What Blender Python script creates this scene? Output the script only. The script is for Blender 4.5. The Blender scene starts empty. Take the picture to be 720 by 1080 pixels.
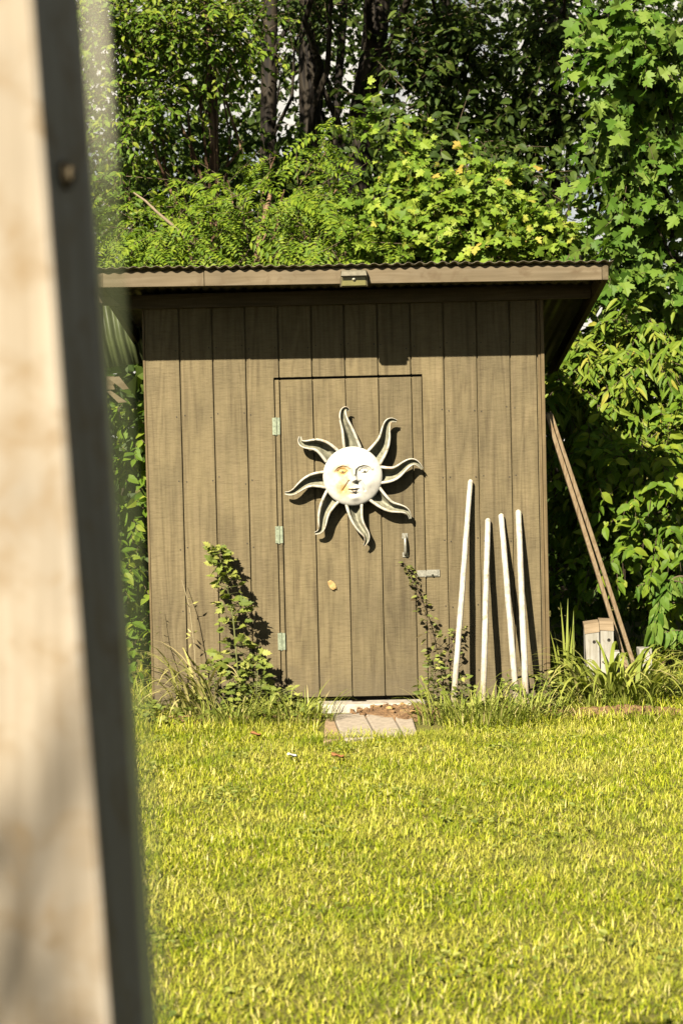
import bpy, bmesh, math
import numpy as np
from mathutils import Vector, Matrix

rng = np.random.default_rng(7)
scene = bpy.context.scene
COL = scene.collection

# ------------------------------------------------------------------ camera
CAM = np.array([1.33238, -11.0, 1.62662])
YAW, PITCH, ROLL, FPX = 0.01357, -0.03649, 0.02319, 1883.7

def cam_axes():
    cy, sy = math.cos(YAW), math.sin(YAW)
    cp, sp = math.cos(PITCH), math.sin(PITCH)
    cr, sr = math.cos(ROLL), math.sin(ROLL)
    Rz = np.array([[cy, -sy, 0], [sy, cy, 0], [0, 0, 1]])
    Rx = np.array([[1, 0, 0], [0, cp, -sp], [0, sp, cp]])
    Ry = np.array([[cr, 0, sr], [0, 1, 0], [-sr, 0, cr]])
    return Rz @ Rx @ Ry
AX = cam_axes()

def at(px, py, Y):
    """the point at depth plane y = Y seen in the photograph's pixel (px, py)"""
    d = AX @ np.array([(px - 360) / FPX, 1.0, -(py - 540) / FPX])
    return CAM + d * ((Y - CAM[1]) / d[1])

def onground(px, py, z=0.0):
    d = AX @ np.array([(px - 360) / FPX, 1.0, -(py - 540) / FPX])
    return CAM + d * ((z - CAM[2]) / d[2])

def pxm(Y):
    return FPX / (Y - CAM[1])

SUN = np.array([-0.22, -0.55, 0.41]); SUN /= np.linalg.norm(SUN)     # towards the sun
UP = np.array([0, 0, 1.0])

def nrm(a):
    return a / np.maximum(np.linalg.norm(a, axis=-1, keepdims=True), 1e-9)

# ------------------------------------------------------------------ materials
def new_mat(name):
    m = bpy.data.materials.new(name); m.use_nodes = True
    nt = m.node_tree; nt.nodes.clear()
    out = nt.nodes.new('ShaderNodeOutputMaterial')
    b = nt.nodes.new('ShaderNodeBsdfPrincipled')
    nt.links.new(b.outputs[0], out.inputs[0])
    return m, nt, b, out

def N(nt, t, **kw):
    n = nt.nodes.new(t)
    for k, v in kw.items():
        if k.startswith('i_'):
            key = k[2:]
            n.inputs[int(key) if key.isdigit() else key.replace('_', ' ')].default_value = v
        else:
            setattr(n, k, v)
    return n

def ramp(nt, fac, stops):
    r = nt.nodes.new('ShaderNodeValToRGB')
    e = r.color_ramp.elements
    while len(e) < len(stops): e.new(0.5)
    for i, (p, c) in enumerate(stops):
        e[i].position = p; e[i].color = (*c, 1) if len(c) == 3 else c
    nt.links.new(fac, r.inputs[0])
    return r.outputs[0]

def mix(nt, fac, a, b, blend='MIX'):
    m = nt.nodes.new('ShaderNodeMix'); m.data_type = 'RGBA'; m.blend_type = blend
    for s, v in ((m.inputs[0], fac), (m.inputs[6], a), (m.inputs[7], b)):
        if hasattr(v, 'links'): nt.links.new(v, s)
        elif isinstance(v, (int, float)): s.default_value = v
        else: s.default_value = (*v, 1)
    return m.outputs[2]

def noise(nt, vec, scale, detail=4, rough=.55, dist=0.0):
    n = N(nt, 'ShaderNodeTexNoise', i_Scale=scale, i_Detail=detail, i_Roughness=rough, i_Distortion=dist)
    if vec is not None: nt.links.new(vec, n.inputs['Vector'])
    return n.outputs[0]

def coords(nt, scale=(1, 1, 1), island=0.0):
    tc = nt.nodes.new('ShaderNodeTexCoord')
    mp = nt.nodes.new('ShaderNodeMapping'); mp.inputs['Scale'].default_value = scale
    src = tc.outputs['Object']
    if island:
        g = nt.nodes.new('ShaderNodeNewGeometry')
        ml = N(nt, 'ShaderNodeMath', operation='MULTIPLY'); ml.inputs[1].default_value = island
        nt.links.new(g.outputs['Random Per Island'], ml.inputs[0])
        cb = nt.nodes.new('ShaderNodeCombineXYZ')
        for k in range(3): nt.links.new(ml.outputs[0], cb.inputs[k])
        ad = N(nt, 'ShaderNodeVectorMath', operation='ADD')
        nt.links.new(src, ad.inputs[0]); nt.links.new(cb.outputs[0], ad.inputs[1])
        src = ad.outputs[0]
    nt.links.new(src, mp.inputs[0])
    return mp.outputs[0]

def bump(nt, b, h, strength, dist=0.01):
    bp = N(nt, 'ShaderNodeBump', i_Strength=strength, i_Distance=dist)
    nt.links.new(h, bp.inputs['Height']); nt.links.new(bp.outputs[0], b.inputs['Normal'])

def wood_mat(name, dark, mid, light, along='z', fine=1.0, saw=0.0, fig_a=.10, streak=0.0, rough=.75, knots=0.0, island=7.3, stain=None, bump_s=.5):
    """wood: grain stretched along an axis, cathedral figure, optional rough saw marks and stains"""
    m, nt, b, out = new_mat(name)
    st = {'x': (.055, 1, 1), 'y': (1, .055, 1), 'z': (1, 1, .055)}[along]
    v = coords(nt, st, island)
    g1 = noise(nt, v, 70 * fine, 5, .6, .3)
    st2 = {'x': (.11, 1, 1), 'y': (1, .11, 1), 'z': (1, 1, .11)}[along]
    v2 = coords(nt, st2, island)
    fig = noise(nt, v2, 7 * fine, 2, .45, .6)
    w = N(nt, 'ShaderNodeMath', operation='MULTIPLY'); w.inputs[1].default_value = 55
    nt.links.new(fig, w.inputs[0])
    sn = N(nt, 'ShaderNodeMath', operation='SINE'); nt.links.new(w.outputs[0], sn.inputs[0])
    h = N(nt, 'ShaderNodeMath', operation='MULTIPLY_ADD'); h.inputs[1].default_value = fig_a
    nt.links.new(sn.outputs[0], h.inputs[0]); nt.links.new(g1, h.inputs[2])
    c = ramp(nt, h.outputs[0], [(.25, dark), (.5, mid), (.75, light)])
    big = noise(nt, coords(nt, (1, 1, 1), island), 3.0, 3, .6)
    c = mix(nt, .55, c, ramp(nt, big, [(.3, (.62, .62, .62)), (.7, (1.18, 1.16, 1.12))]), 'MULTIPLY')
    if streak:
        st4 = {'x': (.03, 1, 1), 'y': (1, .03, 1), 'z': (1, 1, .03)}[along]
        sk = noise(nt, coords(nt, st4, island * 2.3), 26, 5, .7, .2)
        c = mix(nt, streak, c, ramp(nt, sk, [(.34, (.60, .58, .56)), (.5, (1.0, 1.0, 1.0)), (.7, (1.12, 1.12, 1.12))]), 'MULTIPLY')
    height = h.outputs[0]
    gi = nt.nodes.new('ShaderNodeNewGeometry')
    c = mix(nt, 1.0, c, ramp(nt, gi.outputs['Random Per Island'], [(0, (.90, .90, .91)), (1, (1.10, 1.09, 1.07))]), 'MULTIPLY')
    if saw:
        st3 = {'x': (1, .12, .12), 'y': (.12, 1, .12), 'z': (.14, .14, 1)}[along]
        s = noise(nt, coords(nt, st3, island * 1.7), 110, 4, .75)
        c = mix(nt, saw, c, ramp(nt, s, [(.32, (.55, .53, .5)), (.55, (1.06, 1.06, 1.05))]), 'MULTIPLY')
        ad = N(nt, 'ShaderNodeMath', operation='ADD'); nt.links.new(height, ad.inputs[0]); nt.links.new(s, ad.inputs[1])
        height = ad.outputs[0]
    if stain is not None:
        sc, col, lo, hi = stain
        t = noise(nt, coords(nt), sc, 5, .6, .4)
        fac = ramp(nt, t, [(lo, (0, 0, 0)), (hi, (1, 1, 1))])
        c = mix(nt, fac, c, col)
    nt.links.new(c, b.inputs['Base Color'])
    b.inputs['Roughness'].default_value = rough
    b.inputs['Specular IOR Level'].default_value = .25
    bump(nt, b, height, bump_s, .004)
    return m

def weather_foot(m, col, z0, z1):
    nt = m.node_tree; b = [n for n in nt.nodes if n.type == 'BSDF_PRINCIPLED'][0]
    old = b.inputs['Base Color'].links[0].from_socket
    tc = nt.nodes.new('ShaderNodeTexCoord'); sp = nt.nodes.new('ShaderNodeSeparateXYZ'); nt.links.new(tc.outputs['Object'], sp.inputs[0])
    t = noise(nt, tc.outputs['Object'], 14, 4, .7)
    ad = N(nt, 'ShaderNodeMath', operation='MULTIPLY_ADD'); ad.inputs[1].default_value = .5; nt.links.new(t, ad.inputs[0]); nt.links.new(sp.outputs[2], ad.inputs[2])
    mr = N(nt, 'ShaderNodeMapRange'); mr.inputs[1].default_value = z1 + .25; mr.inputs[2].default_value = z0 + .25; nt.links.new(ad.outputs[0], mr.inputs[0])
    nt.links.new(mix(nt, mr.outputs[0], old, col), b.inputs['Base Color'])

def flat_mat(name, col, rough=.6, metal=0.0, var=.25, scale=30, spec=.4, col2=None):
    m, nt, b, out = new_mat(name)
    t = noise(nt, coords(nt), scale, 5, .65)
    c2 = col2 if col2 is not None else tuple(x * (1 - var) for x in col)
    c = ramp(nt, t, [(.35, c2), (.62, col)])
    nt.links.new(c, b.inputs['Base Color'])
    b.inputs['Roughness'].default_value = rough; b.inputs['Metallic'].default_value = metal
    b.inputs['Specular IOR Level'].default_value = spec
    bump(nt, b, t, .25, .003)
    return m

def leaf_mat(name, stops, trans=.35, rough=.55, spec=.24, patch=None, patch2=None):
    """leaves: hue differs leaf by leaf, with light passing through"""
    m, nt, b, out = new_mat(name)
    g = nt.nodes.new('ShaderNodeNewGeometry')
    c = ramp(nt, g.outputs['Random Per Island'], stops)
    if patch is not None:
        sc, col, lo, hi, amt = patch
        t = noise(nt, coords(nt), sc, 3, .6)
        f = ramp(nt, t, [(lo, (0, 0, 0)), (hi, (amt, amt, amt))])
        c = mix(nt, f, c, col)
    if patch2 is not None:
        sc, col, lo, hi, amt = patch2
        v2 = nt.nodes.new('ShaderNodeMapping'); v2.inputs['Location'].default_value = (13.1, 7.7, 0); nt.links.new(coords(nt), v2.inputs[0])
        c = mix(nt, ramp(nt, noise(nt, v2.outputs[0], sc, 4, .65), [(lo, (0, 0, 0)), (hi, (amt, amt, amt))]), c, col)
    nt.links.new(c, b.inputs['Base Color'])
    b.inputs['Roughness'].default_value = rough
    b.inputs['Specular IOR Level'].default_value = spec
    tr = nt.nodes.new('ShaderNodeBsdfTranslucent')
    tc = mix(nt, 1.0, c, (1.1, 1.25, .5), 'MULTIPLY')
    nt.links.new(tc, tr.inputs['Color'])
    ms = nt.nodes.new('ShaderNodeMixShader'); ms.inputs[0].default_value = trans
    nt.links.new(b.outputs[0], ms.inputs[1]); nt.links.new(tr.outputs[0], ms.inputs[2])
    nt.links.new(ms.outputs[0], out.inputs[0])
    return m

M = {}
M['siding'] = wood_mat('painted_siding', (0.116, 0.090, 0.049), (0.154, 0.123, 0.066), (0.173, 0.136, 0.076), 'z', .8, .42, fig_a=.12, streak=.48, island=9.1, bump_s=.8)
weather_foot(M['siding'], (.115, .092, .055), .0, .30)
M['siding_trim'] = wood_mat('siding_trim', (0.104, 0.075, 0.038), (0.140, 0.102, 0.052), (0.162, 0.122, 0.065), 'z', 1.0, .2)
M['fascia'] = wood_mat('fascia_board', (0.126, 0.096, 0.055), (0.155, 0.120, 0.073), (0.180, 0.143, 0.091), 'x', .7, 0, stain=(9, (0.108, 0.077, 0.043), .56, .7), bump_s=.3)
M['beam'] = wood_mat('rafter_wood', (.075, .058, .032), (.105, .08, .045), (.135, .105, .062), 'x', 1.0, .2)
M['rafter'] = wood_mat('rake_wood', (.075, .058, .032), (.105, .08, .045), (.135, .105, .062), 'y', 1.0, .2)
M['post'] = wood_mat('grey_post_wood', (0.265, 0.220, 0.162), (0.327, 0.278, 0.214), (0.371, 0.323, 0.260), 'z', .5, 0, stain=(13, (.225, .165, .098), .47, .68))  # blotches carry weathering and some leaf dapple put into the colour
M['pole'] = wood_mat('whitewashed_pole', (0.403, 0.351, 0.266), (0.538, 0.498, 0.420), (0.614, 0.586, 0.522), 'z', 2.0, .25, stain=(16, (0.288, 0.224, 0.143), .56, .72))
weather_foot(M['pole'], (.22, .17, .11), .0, .38)
M['plank_brown'] = wood_mat('brown_plank', (0.206, 0.141, 0.079), (0.302, 0.222, 0.134), (0.358, 0.282, 0.186), 'z', 1.4, 0)
M['block_wood'] = wood_mat('bleached_block', (0.251, 0.235, 0.189), (0.329, 0.315, 0.275), (0.378, 0.366, 0.338), 'z', 1.2, 0, stain=(20, (0.210, 0.184, 0.141), .55, .75))
M['block_end'] = wood_mat('block_end_grain', (0.153, 0.111, 0.065), (0.214, 0.160, 0.100), (0.260, 0.199, 0.131), 'x', 1.5, 0)
M['roof'] = flat_mat('roof_sheet', (.15, .125, .085), .5, .4, .5, 14)
M['hinge'] = flat_mat('hinge_metal', (.30, .34, .24), .45, .25, .4, 60)
M['latch'] = flat_mat('latch_metal', (0.360, 0.344, 0.288), .4, .4, .35, 70)
M['dark'] = flat_mat('dark_iron', (.035, .03, .025), .6, .3)
M['inside'] = flat_mat('dark_interior', (.02, .017, .012), .9)
M['concrete'] = flat_mat('pale_concrete', (.50, .44, .36), .9, 0, .35, 25)
M['paver'] = flat_mat('pale_paver', (.45, .375, .29), .9, 0, .28, 30)
M['brick'] = flat_mat('tan_brick', (.42, .29, .17), .9, 0, .35, 30)
M['panel_green'] = flat_mat('green_fibreglass', (0.068, 0.084, 0.030), .5, 0, .4, 9)
M['lens'] = flat_mat('lamp_lens', (.17, .155, .06), .25, 0, .2, 30, .6)
M['lamp_case'] = flat_mat('lamp_case', (.13, .11, .06), .4, 0, .3, 40)
M['solar'] = flat_mat('lamp_visor', (.20, .18, .13), .4, 0, .3, 40)
M['glint'] = flat_mat('lamp_glint', (.7, .66, .5), .2, .3, .05, 30)
M['cord'] = None
M['bark'] = wood_mat('shaded_bark', (0.010, 0.007, 0.005), (0.018, 0.014, 0.009), (0.031, 0.024, 0.016), 'z', .5, 0, .9, bump_s=1)  # darker than real bark; canopy shade on the trunks put into the colour
M['bark_red'] = wood_mat('reddish_bark', (.09, .05, .028), (.17, .10, .055), (.24, .155, .09), 'z', .7, 0, .9, bump_s=1)
M['twig'] = flat_mat('twig_bark', (.13, .095, .055), .85)
M['twig_pale'] = flat_mat('pale_twig', (.36, .28, .18), .85)
M['stem'] = flat_mat('green_stem', (.14, .15, .045), .7)
M['cane'] = flat_mat('dry_cane', (0.299, 0.247, 0.137), .7)

M['leaf_maple'] = leaf_mat('maple_leaves', [(0, (0.092, 0.164, 0.018)), (.4, (0.162, 0.258, 0.025)), (.75, (0.245, 0.336, 0.037)), (.97, (0.337, 0.390, 0.057)), (1, (0.477, 0.343, 0.072))], .34)
M['leaf_maple_near'] = leaf_mat('near_maple_leaves', [(0, (0.060, 0.135, 0.015)), (.5, (0.111, 0.196, 0.023)), (1, (0.191, 0.269, 0.049))], .32)
M['leaf_locust'] = leaf_mat('locust_leaflets', [(0, (0.087, 0.154, 0.015)), (.5, (0.143, 0.226, 0.017)), (1, (0.241, 0.307, 0.025))], .34)
M['leaf_small'] = leaf_mat('small_leaves', [(0, (0.073, 0.138, 0.012)), (.6, (0.138, 0.227, 0.018)), (1, (0.259, 0.308, 0.031))], .34)
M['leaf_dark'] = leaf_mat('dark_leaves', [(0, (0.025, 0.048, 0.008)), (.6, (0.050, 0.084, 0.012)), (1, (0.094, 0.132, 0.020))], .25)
M['leaf_long'] = leaf_mat('long_leaves', [(0, (0.084, 0.158, 0.016)), (.5, (0.153, 0.232, 0.021)), (.93, (0.250, 0.299, 0.036)), (1, (0.348, 0.329, 0.052))], .34)
M['leaf_weed'] = leaf_mat('weed_leaves', [(0, (0.115, 0.155, 0.029)), (.5, (0.218, 0.259, 0.046)), (1, (0.391, 0.391, 0.103))], .3)
M['leaf_vine'] = leaf_mat('vine_leaves', [(0, (.12, .085, .045)), (.25, (.12, .15, .035)), (1, (.28, .29, .07))], .3)
M['blade'] = leaf_mat('blade_leaves', [(0, (0.213, 0.263, 0.039)), (.6, (0.336, 0.370, 0.067)), (.85, (0.470, 0.448, 0.134)), (1, (0.627, 0.515, 0.246))], .35)
M['blade_dry'] = leaf_mat('dry_blades', [(0, (0.322, 0.337, 0.080)), (.5, (0.515, 0.466, 0.161)), (1, (0.805, 0.644, 0.322))], .3)
M['lawn'] = leaf_mat('lawn_blades', [(0, (0.128, 0.178, 0.008)), (.3, (0.305, 0.367, 0.013)), (.65, (0.508, 0.525, 0.030)), (.88, (0.717, 0.643, 0.123)), (1, (0.877, 0.765, 0.361))], .38, .55, .22,
                     patch=(1.6, (.68, .60, .15), .44, .70, .5), patch2=(2.6, (.17, .25, .012), .50, .68, .75))
M['dry_leaf'] = flat_mat('dry_leaf', (.38, .17, .06), .8, 0, .4, 40)
M['tan_leaf'] = flat_mat('tan_leaf', (.46, .29, .11), .8, 0, .4, 40)
M['white_petal'] = flat_mat('white_petal', (.8, .77, .7), .7)

def ground_mat():
    m, nt, b, out = new_mat('ground_soil')
    v = coords(nt)
    a = noise(nt, v, 2.2, 6, .6); f = noise(nt, v, 60, 4, .7)
    c = ramp(nt, a, [(.35, (.12, .125, .016)), (.6, (.19, .17, .03)), (.75, (.27, .20, .07))])
    c = mix(nt, .6, c, ramp(nt, f, [(.3, (.45, .45, .4)), (.65, (1.2, 1.15, 1.05))]), 'MULTIPLY')
    nt.links.new(c, b.inputs['Base Color']); b.inputs['Roughness'].default_value = .95
    bump(nt, b, f, .8, .02)
    return m
M['ground'] = ground_mat()
def soil_mat():
    m, nt, b, out = new_mat('bare_soil')
    v = coords(nt)
    a = noise(nt, v, 9, 6, .65); f = noise(nt, v, 70, 5, .7)
    c = ramp(nt, a, [(.3, (.17, .09, .04)), (.55, (.34, .2, .095)), (.75, (.44, .30, .17))])
    c = mix(nt, .6, c, ramp(nt, f, [(.3, (.5, .48, .45)), (.65, (1.15, 1.1, 1.05))]), 'MULTIPLY')
    nt.links.new(c, b.inputs['Base Color']); b.inputs['Roughness'].default_value = .95
    bump(nt, b, f, 1, .02)
    return m
M['soil'] = soil_mat()

# ------------------------------------------------------------------ mesh builders
class Geo:
    """collects numpy vertex and face blocks, then becomes ONE mesh object"""
    def __init__(s): s.V = []; s.F = []; s.n = 0
    def add(s, v, f, mi=0, smooth=False):
        v = np.asarray(v, float).reshape(-1, 3); f = np.asarray(f, int)
        if len(f) == 0: return
        s.V.append(v); s.F.append((f + s.n, mi, smooth)); s.n += len(v)
    def box(s, lo, hi, mi=0, R=None, o=(0, 0, 0)):
        x0, y0, z0 = lo; x1, y1, z1 = hi
        v = np.array([[x0, y0, z0], [x1, y0, z0], [x1, y1, z0], [x0, y1, z0], [x0, y0, z1], [x1, y0, z1], [x1, y1, z1], [x0, y1, z1]], float)
        if R is not None: v = v @ np.asarray(R).T
        s.add(v + np.asarray(o, float), [[0, 3, 2, 1], [4, 5, 6, 7], [0, 1, 5, 4], [1, 2, 6, 5], [2, 3, 7, 6], [3, 0, 4, 7]], mi)
    def frame_box(s, o, a, b, c, mi=0):
        o, a, b, c = map(np.asarray, (o, a, b, c))
        v = np.array([o, o + a, o + a + b, o + b, o + c, o + a + c, o + a + b + c, o + b + c])
        s.add(v, [[0, 3, 2, 1], [4, 5, 6, 7], [0, 1, 5, 4], [1, 2, 6, 5], [2, 3, 7, 6], [3, 0, 4, 7]], mi)
    def tube(s, pts, rad, n=8, mi=0, cap=True):
        pts = np.asarray(pts, float); k = len(pts)
        rad = np.broadcast_to(np.asarray(rad, float), (k,))
        t = np.gradient(pts, axis=0); t = nrm(t)
        ref = np.array([1., 0, 0]) if abs(t[0][0]) < .8 else np.array([0, 1., 0])
        a = nrm(np.cross(t, ref)); b = np.cross(t, a)
        th = np.linspace(0, 2 * np.pi, n, endpoint=False)
        ring = (a[:, None] * np.cos(th)[None, :, None] + b[:, None] * np.sin(th)[None, :, None]) * rad[:, None, None] + pts[:, None]
        v = ring.reshape(-1, 3); f = []
        for i in range(k - 1):
            for j in range(n):
                f.append([i * n + j, i * n + (j + 1) % n, (i + 1) * n + (j + 1) % n, (i + 1) * n + j])
        s.add(v, f, mi, True)
        if cap:
            s.add(ring[0], [list(range(n))[::-1]], mi); s.add(ring[-1], [list(range(n))], mi)
    def build(s, name, mats, parent=None, loc=None):
        me = bpy.data.meshes.new(name)
        V = np.concatenate(s.V)
        if parent is not None:
            q = parent
            while q is not None: V = V - np.array(q.location); q = q.parent
        elif loc is not None:
            V = V - np.array(loc)
        me.vertices.add(len(V)); me.vertices.foreach_set('co', V.astype(np.float32).ravel())
        li, lt, mi, sm = [], [], [], []
        for f, m_, s_ in s.F:
            li.append(f.ravel()); lt.append(np.full(len(f), f.shape[1])); mi.append(np.full(len(f), m_)); sm.append(np.full(len(f), s_))
        li = np.concatenate(li); lt = np.concatenate(lt)
        me.loops.add(len(li)); me.loops.foreach_set('vertex_index', li.astype(np.int32))
        me.polygons.add(len(lt))
        st = np.concatenate([[0], np.cumsum(lt)[:-1]])
        me.polygons.foreach_set('loop_start', st.astype(np.int32))
        try: me.polygons.foreach_set('loop_total', lt.astype(np.int32))
        except Exception: pass
        me.polygons.foreach_set('material_index', np.concatenate(mi).astype(np.int32))
        me.polygons.foreach_set('use_smooth', np.concatenate(sm).astype(bool))
        me.update(calc_edges=True); me.validate()
        for m in (mats if isinstance(mats, (list, tuple)) else [mats]): me.materials.append(m)
        o = bpy.data.objects.new(name, me); COL.objects.link(o)
        if parent is not None: o.parent = parent
        elif loc is not None: o.location = loc
        return o

def bevel(o, w=.003, seg=2):
    m = o.modifiers.new('bevel', 'BEVEL'); m.width = w; m.segments = seg; m.limit_method = 'ANGLE'
    return o

def thing(name, label, cat, loc=(0, 0, 0), group=None):
    o = bpy.data.objects.new(name, None); COL.objects.link(o)
    o.location = tuple(loc); o.empty_display_size = .1
    return tag(o, label, cat, group)

def tag(o, label=None, cat=None, group=None, kind=None):
    if label: o['label'] = label
    if cat: o['category'] = cat
    if group: o['group'] = group
    if kind: o['kind'] = kind
    return o

# ------------------------------------------------------------------ leaf templates (x across, y along, z up)
def tpl(half, zfold=.18, tipdrop=.12):
    """leaf outline from its right half (x, y); a midrib fold and a drooping tip"""
    half = np.array(half, float)
    ys = half[:, 1]
    L = [(0., ys.min() if ys.min() < 0 else 0.)]
    k = len(half)
    v = [(0, 0)] + [tuple(p) for p in half] + [(-x, y) for x, y in half] + [(0, 1)]
    v = np.array(v)
    z = zfold * np.abs(v[:, 0]) - tipdrop * v[:, 1] ** 2
    V = np.column_stack([v, z])
    tip = 2 * k + 1
    r = list(range(1, k + 1)); l = list(range(k + 1, 2 * k + 1))
    mid = len(V); V = np.vstack([V, [0, .42, -tipdrop * .18]])
    f = []
    ch = [0] + r + [tip]
    for a, b in zip(ch[:-1], ch[1:]): f.append([mid, a, b])
    ch = [0] + l + [tip]
    for a, b in zip(ch[:-1], ch[1:]): f.append([mid, b, a])
    return V, np.array(f)

MAPLE = tpl([(.16, -.04), (.42, .02), (.30, .14), (.56, .34), (.50, .46), (.60, .60), (.34, .56), (.20, .50), (.28, .74), (.14, .80)], .16, .2)
OVATE = tpl([(.20, .16), (.27, .42), (.17, .74)], .25, .25)
LANCE = tpl([(.11, .15), (.15, .40), (.10, .72)], .3, .3)
LOBED = tpl([(.12, .05), (.34, .20), (.20, .30), (.38, .48), (.20, .55), (.22, .75), (.08, .78)], .2, .25)
LEAFLET = (np.array([[0, 0, 0], [.2, .4, .03], [0, 1, -.08], [-.2, .4, .03]], float), np.array([[0, 1, 2], [0, 2, 3]]))
DIAMOND = (np.array([[0, 0, 0], [.36, .45, .06], [0, 1, -.12], [-.36, .45, .06]], float), np.array([[0, 1, 2], [0, 2, 3]]))

def put_leaves(g, T, P, D, Nn, S, mi=0):
    V, F = T
    D = nrm(D); B = nrm(np.cross(D, Nn)); N2 = np.cross(B, D)
    n = len(P); k = len(V)
    S = np.broadcast_to(np.asarray(S, float), (n,))
    v = P[:, None] + S[:, None, None] * (V[None, :, 0:1] * B[:, None] + V[None, :, 1:2] * D[:, None] + V[None, :, 2:3] * N2[:, None])
    f = (F[None] + (np.arange(n) * k)[:, None, None]).reshape(-1, F.shape[1])
    g.add(v.reshape(-1, 3), f, mi, False)

def strips(g, P0, D, L, W, bend, seg=4, mi=0, wind=None):
    """curved tapering blades; bend = how far each one arches over"""
    n = len(P0)
    az = nrm(np.column_stack([D[:, 0], D[:, 1], np.zeros(n)]))
    side = np.column_stack([-az[:, 1], az[:, 0], np.zeros(n)])
    t = np.linspace(0, 1, seg + 1)
    ang = (bend[:, None] * t[None] ** 1.3) + np.arctan2(np.linalg.norm(D[:, :2], axis=1), D[:, 2])[:, None]
    ds = L[:, None] / seg
    hx = np.concatenate([np.zeros((n, 1)), np.cumsum(np.sin(ang[:, :-1]) * ds, 1)], 1)
    hz = np.concatenate([np.zeros((n, 1)), np.cumsum(np.cos(ang[:, :-1]) * ds, 1)], 1)
    c = P0[:, None] + az[:, None] * hx[..., None] + UP * hz[..., None]
    prof = np.clip(np.minimum(1.0, .55 + 2 * t) * (1 - t ** 2.2), .04, 1)
    # blades keep a twist of their own so they do not all face one way
    off = side[:, None] * (W[:, None] * prof[None] * .5)[..., None]
    v = np.stack([c - off, c + off], 2).reshape(n, -1, 3)
    k = 2 * (seg + 1); f = []
    for i in range(seg): f.append([2 * i, 2 * i + 1, 2 * i + 3, 2 * i + 2])
    f = (np.array(f)[None] + (np.arange(n) * k)[:, None, None]).reshape(-1, 4)
    g.add(v.reshape(-1, 3), f, mi, True)

def rand_dirs(n):
    return nrm(rng.normal(size=(n, 3)))

def twig_tubes(g, A, B_, r, mi):
    """thin three-sided twigs, all at once"""
    n = len(A); t = nrm(B_ - A)
    ref = np.where(np.abs(t[:, :1]) < .8, [[1., 0, 0]], [[0, 1., 0]])
    a = nrm(np.cross(t, ref)); b = np.cross(t, a)
    th = np.array([0, 2.094, 4.189])
    ring = a[:, None] * np.cos(th)[None, :, None] + b[:, None] * np.sin(th)[None, :, None]
    v = np.concatenate([A[:, None] + ring * r, B_[:, None] + ring * r * .5], 1)
    f = np.array([[0, 1, 4, 3], [1, 2, 5, 4], [2, 0, 3, 5]])
    f = (f[None] + (np.arange(n) * 6)[:, None, None]).reshape(-1, 4)
    g.add(v.reshape(-1, 3), f, mi, True)

def sprays(g, C, R, ntw, T, size, per=7, tlen=.45, droop=.35, up=.45, light=.7, chaos=.5, tw=1, compound=False, shell=.55, front=.35):
    """twigs through a clump's volume, each with leaves on both sides"""
    C = np.asarray(C, float); R = np.asarray(R, float)
    u = rand_dirs(ntw); rr = rng.random(ntw) ** shell
    sub = rand_dirs(max(3, ntw // 10)) * (rng.random(max(3, ntw // 10)) ** .5)[:, None]        # boughs inside the clump
    p = C + (sub[rng.integers(0, len(sub), ntw)] * .92 + u * rr[:, None] * .33) * R
    d = nrm(u * .6 + rand_dirs(ntw) * .6 + np.array([-.1, -front, 0]) + UP * (-droop * .5))
    L = tlen * rng.uniform(.6, 1.3, ntw)
    e = p + d * L[:, None] - UP * (droop * .35 * L)[:, None]
    if tw is not None: twig_tubes(g, p, e, .004, tw)
    t = (np.arange(per) + .6) / per
    tt = np.clip(t[None] + rng.normal(0, .05, (ntw, per)), .02, 1)
    q = p[:, None] + (d * L[:, None])[:, None] * tt[..., None] - UP * ((droop * .35 * L)[:, None] * tt ** 2)[..., None]
    side = nrm(np.cross(d, UP) + 1e-4)
    sg = np.where(np.arange(per) % 2 == 0, 1., -1.)
    ax = d[:, None] * .55 + side[:, None] * sg[None, :, None] * .8 - UP * droop + rng.normal(0, .28, (ntw, per, 3))
    nn = UP * up + SUN * light + rng.normal(0, chaos, (ntw, per, 3))
    q = q.reshape(-1, 3); ax = nrm(ax.reshape(-1, 3)); nn = nrm(nn.reshape(-1, 3))
    S = size * rng.uniform(.55, 1.2, len(q))
    if not compound:
        put_leaves(g, T, q, ax, nn, S)
    else:
        npair = compound
        tk = (np.arange(npair) + .8) / (npair + .3)
        sd = nrm(np.cross(ax, nn)); n2 = np.cross(sd, ax)
        base = q[:, None] + ax[:, None] * (S[:, None] * tk[None])[..., None] - UP * (S[:, None] * .35 * tk[None] ** 2)[..., None]
        for s_ in (1, -1):
            la = sd[:, None] * s_ + ax[:, None] * .35 - UP * .15 + rng.normal(0, .12, base.shape)
            ln = np.broadcast_to(n2[:, None], base.shape) + rng.normal(0, .2, base.shape)
            ls = (S[:, None] * .30 * (1 - .45 * np.abs(tk[None] - .45))).repeat(1, 0)
            put_leaves(g, LEAFLET, base.reshape(-1, 3), nrm(la.reshape(-1, 3)), nrm(ln.reshape(-1, 3)), np.broadcast_to(ls, base.shape[:2]).ravel())

def limb(g, a, b, r0, r1, n=6, wob=.06, k=6, mi=0):
    a, b = np.asarray(a, float), np.asarray(b, float)
    t = np.linspace(0, 1, k)
    pts = a + (b - a) * t[:, None] + rng.normal(0, wob, (k, 3)) * (np.sin(np.pi * t))[:, None]
    g.tube(pts, r0 + (r1 - r0) * t, n, mi, False)

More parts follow.
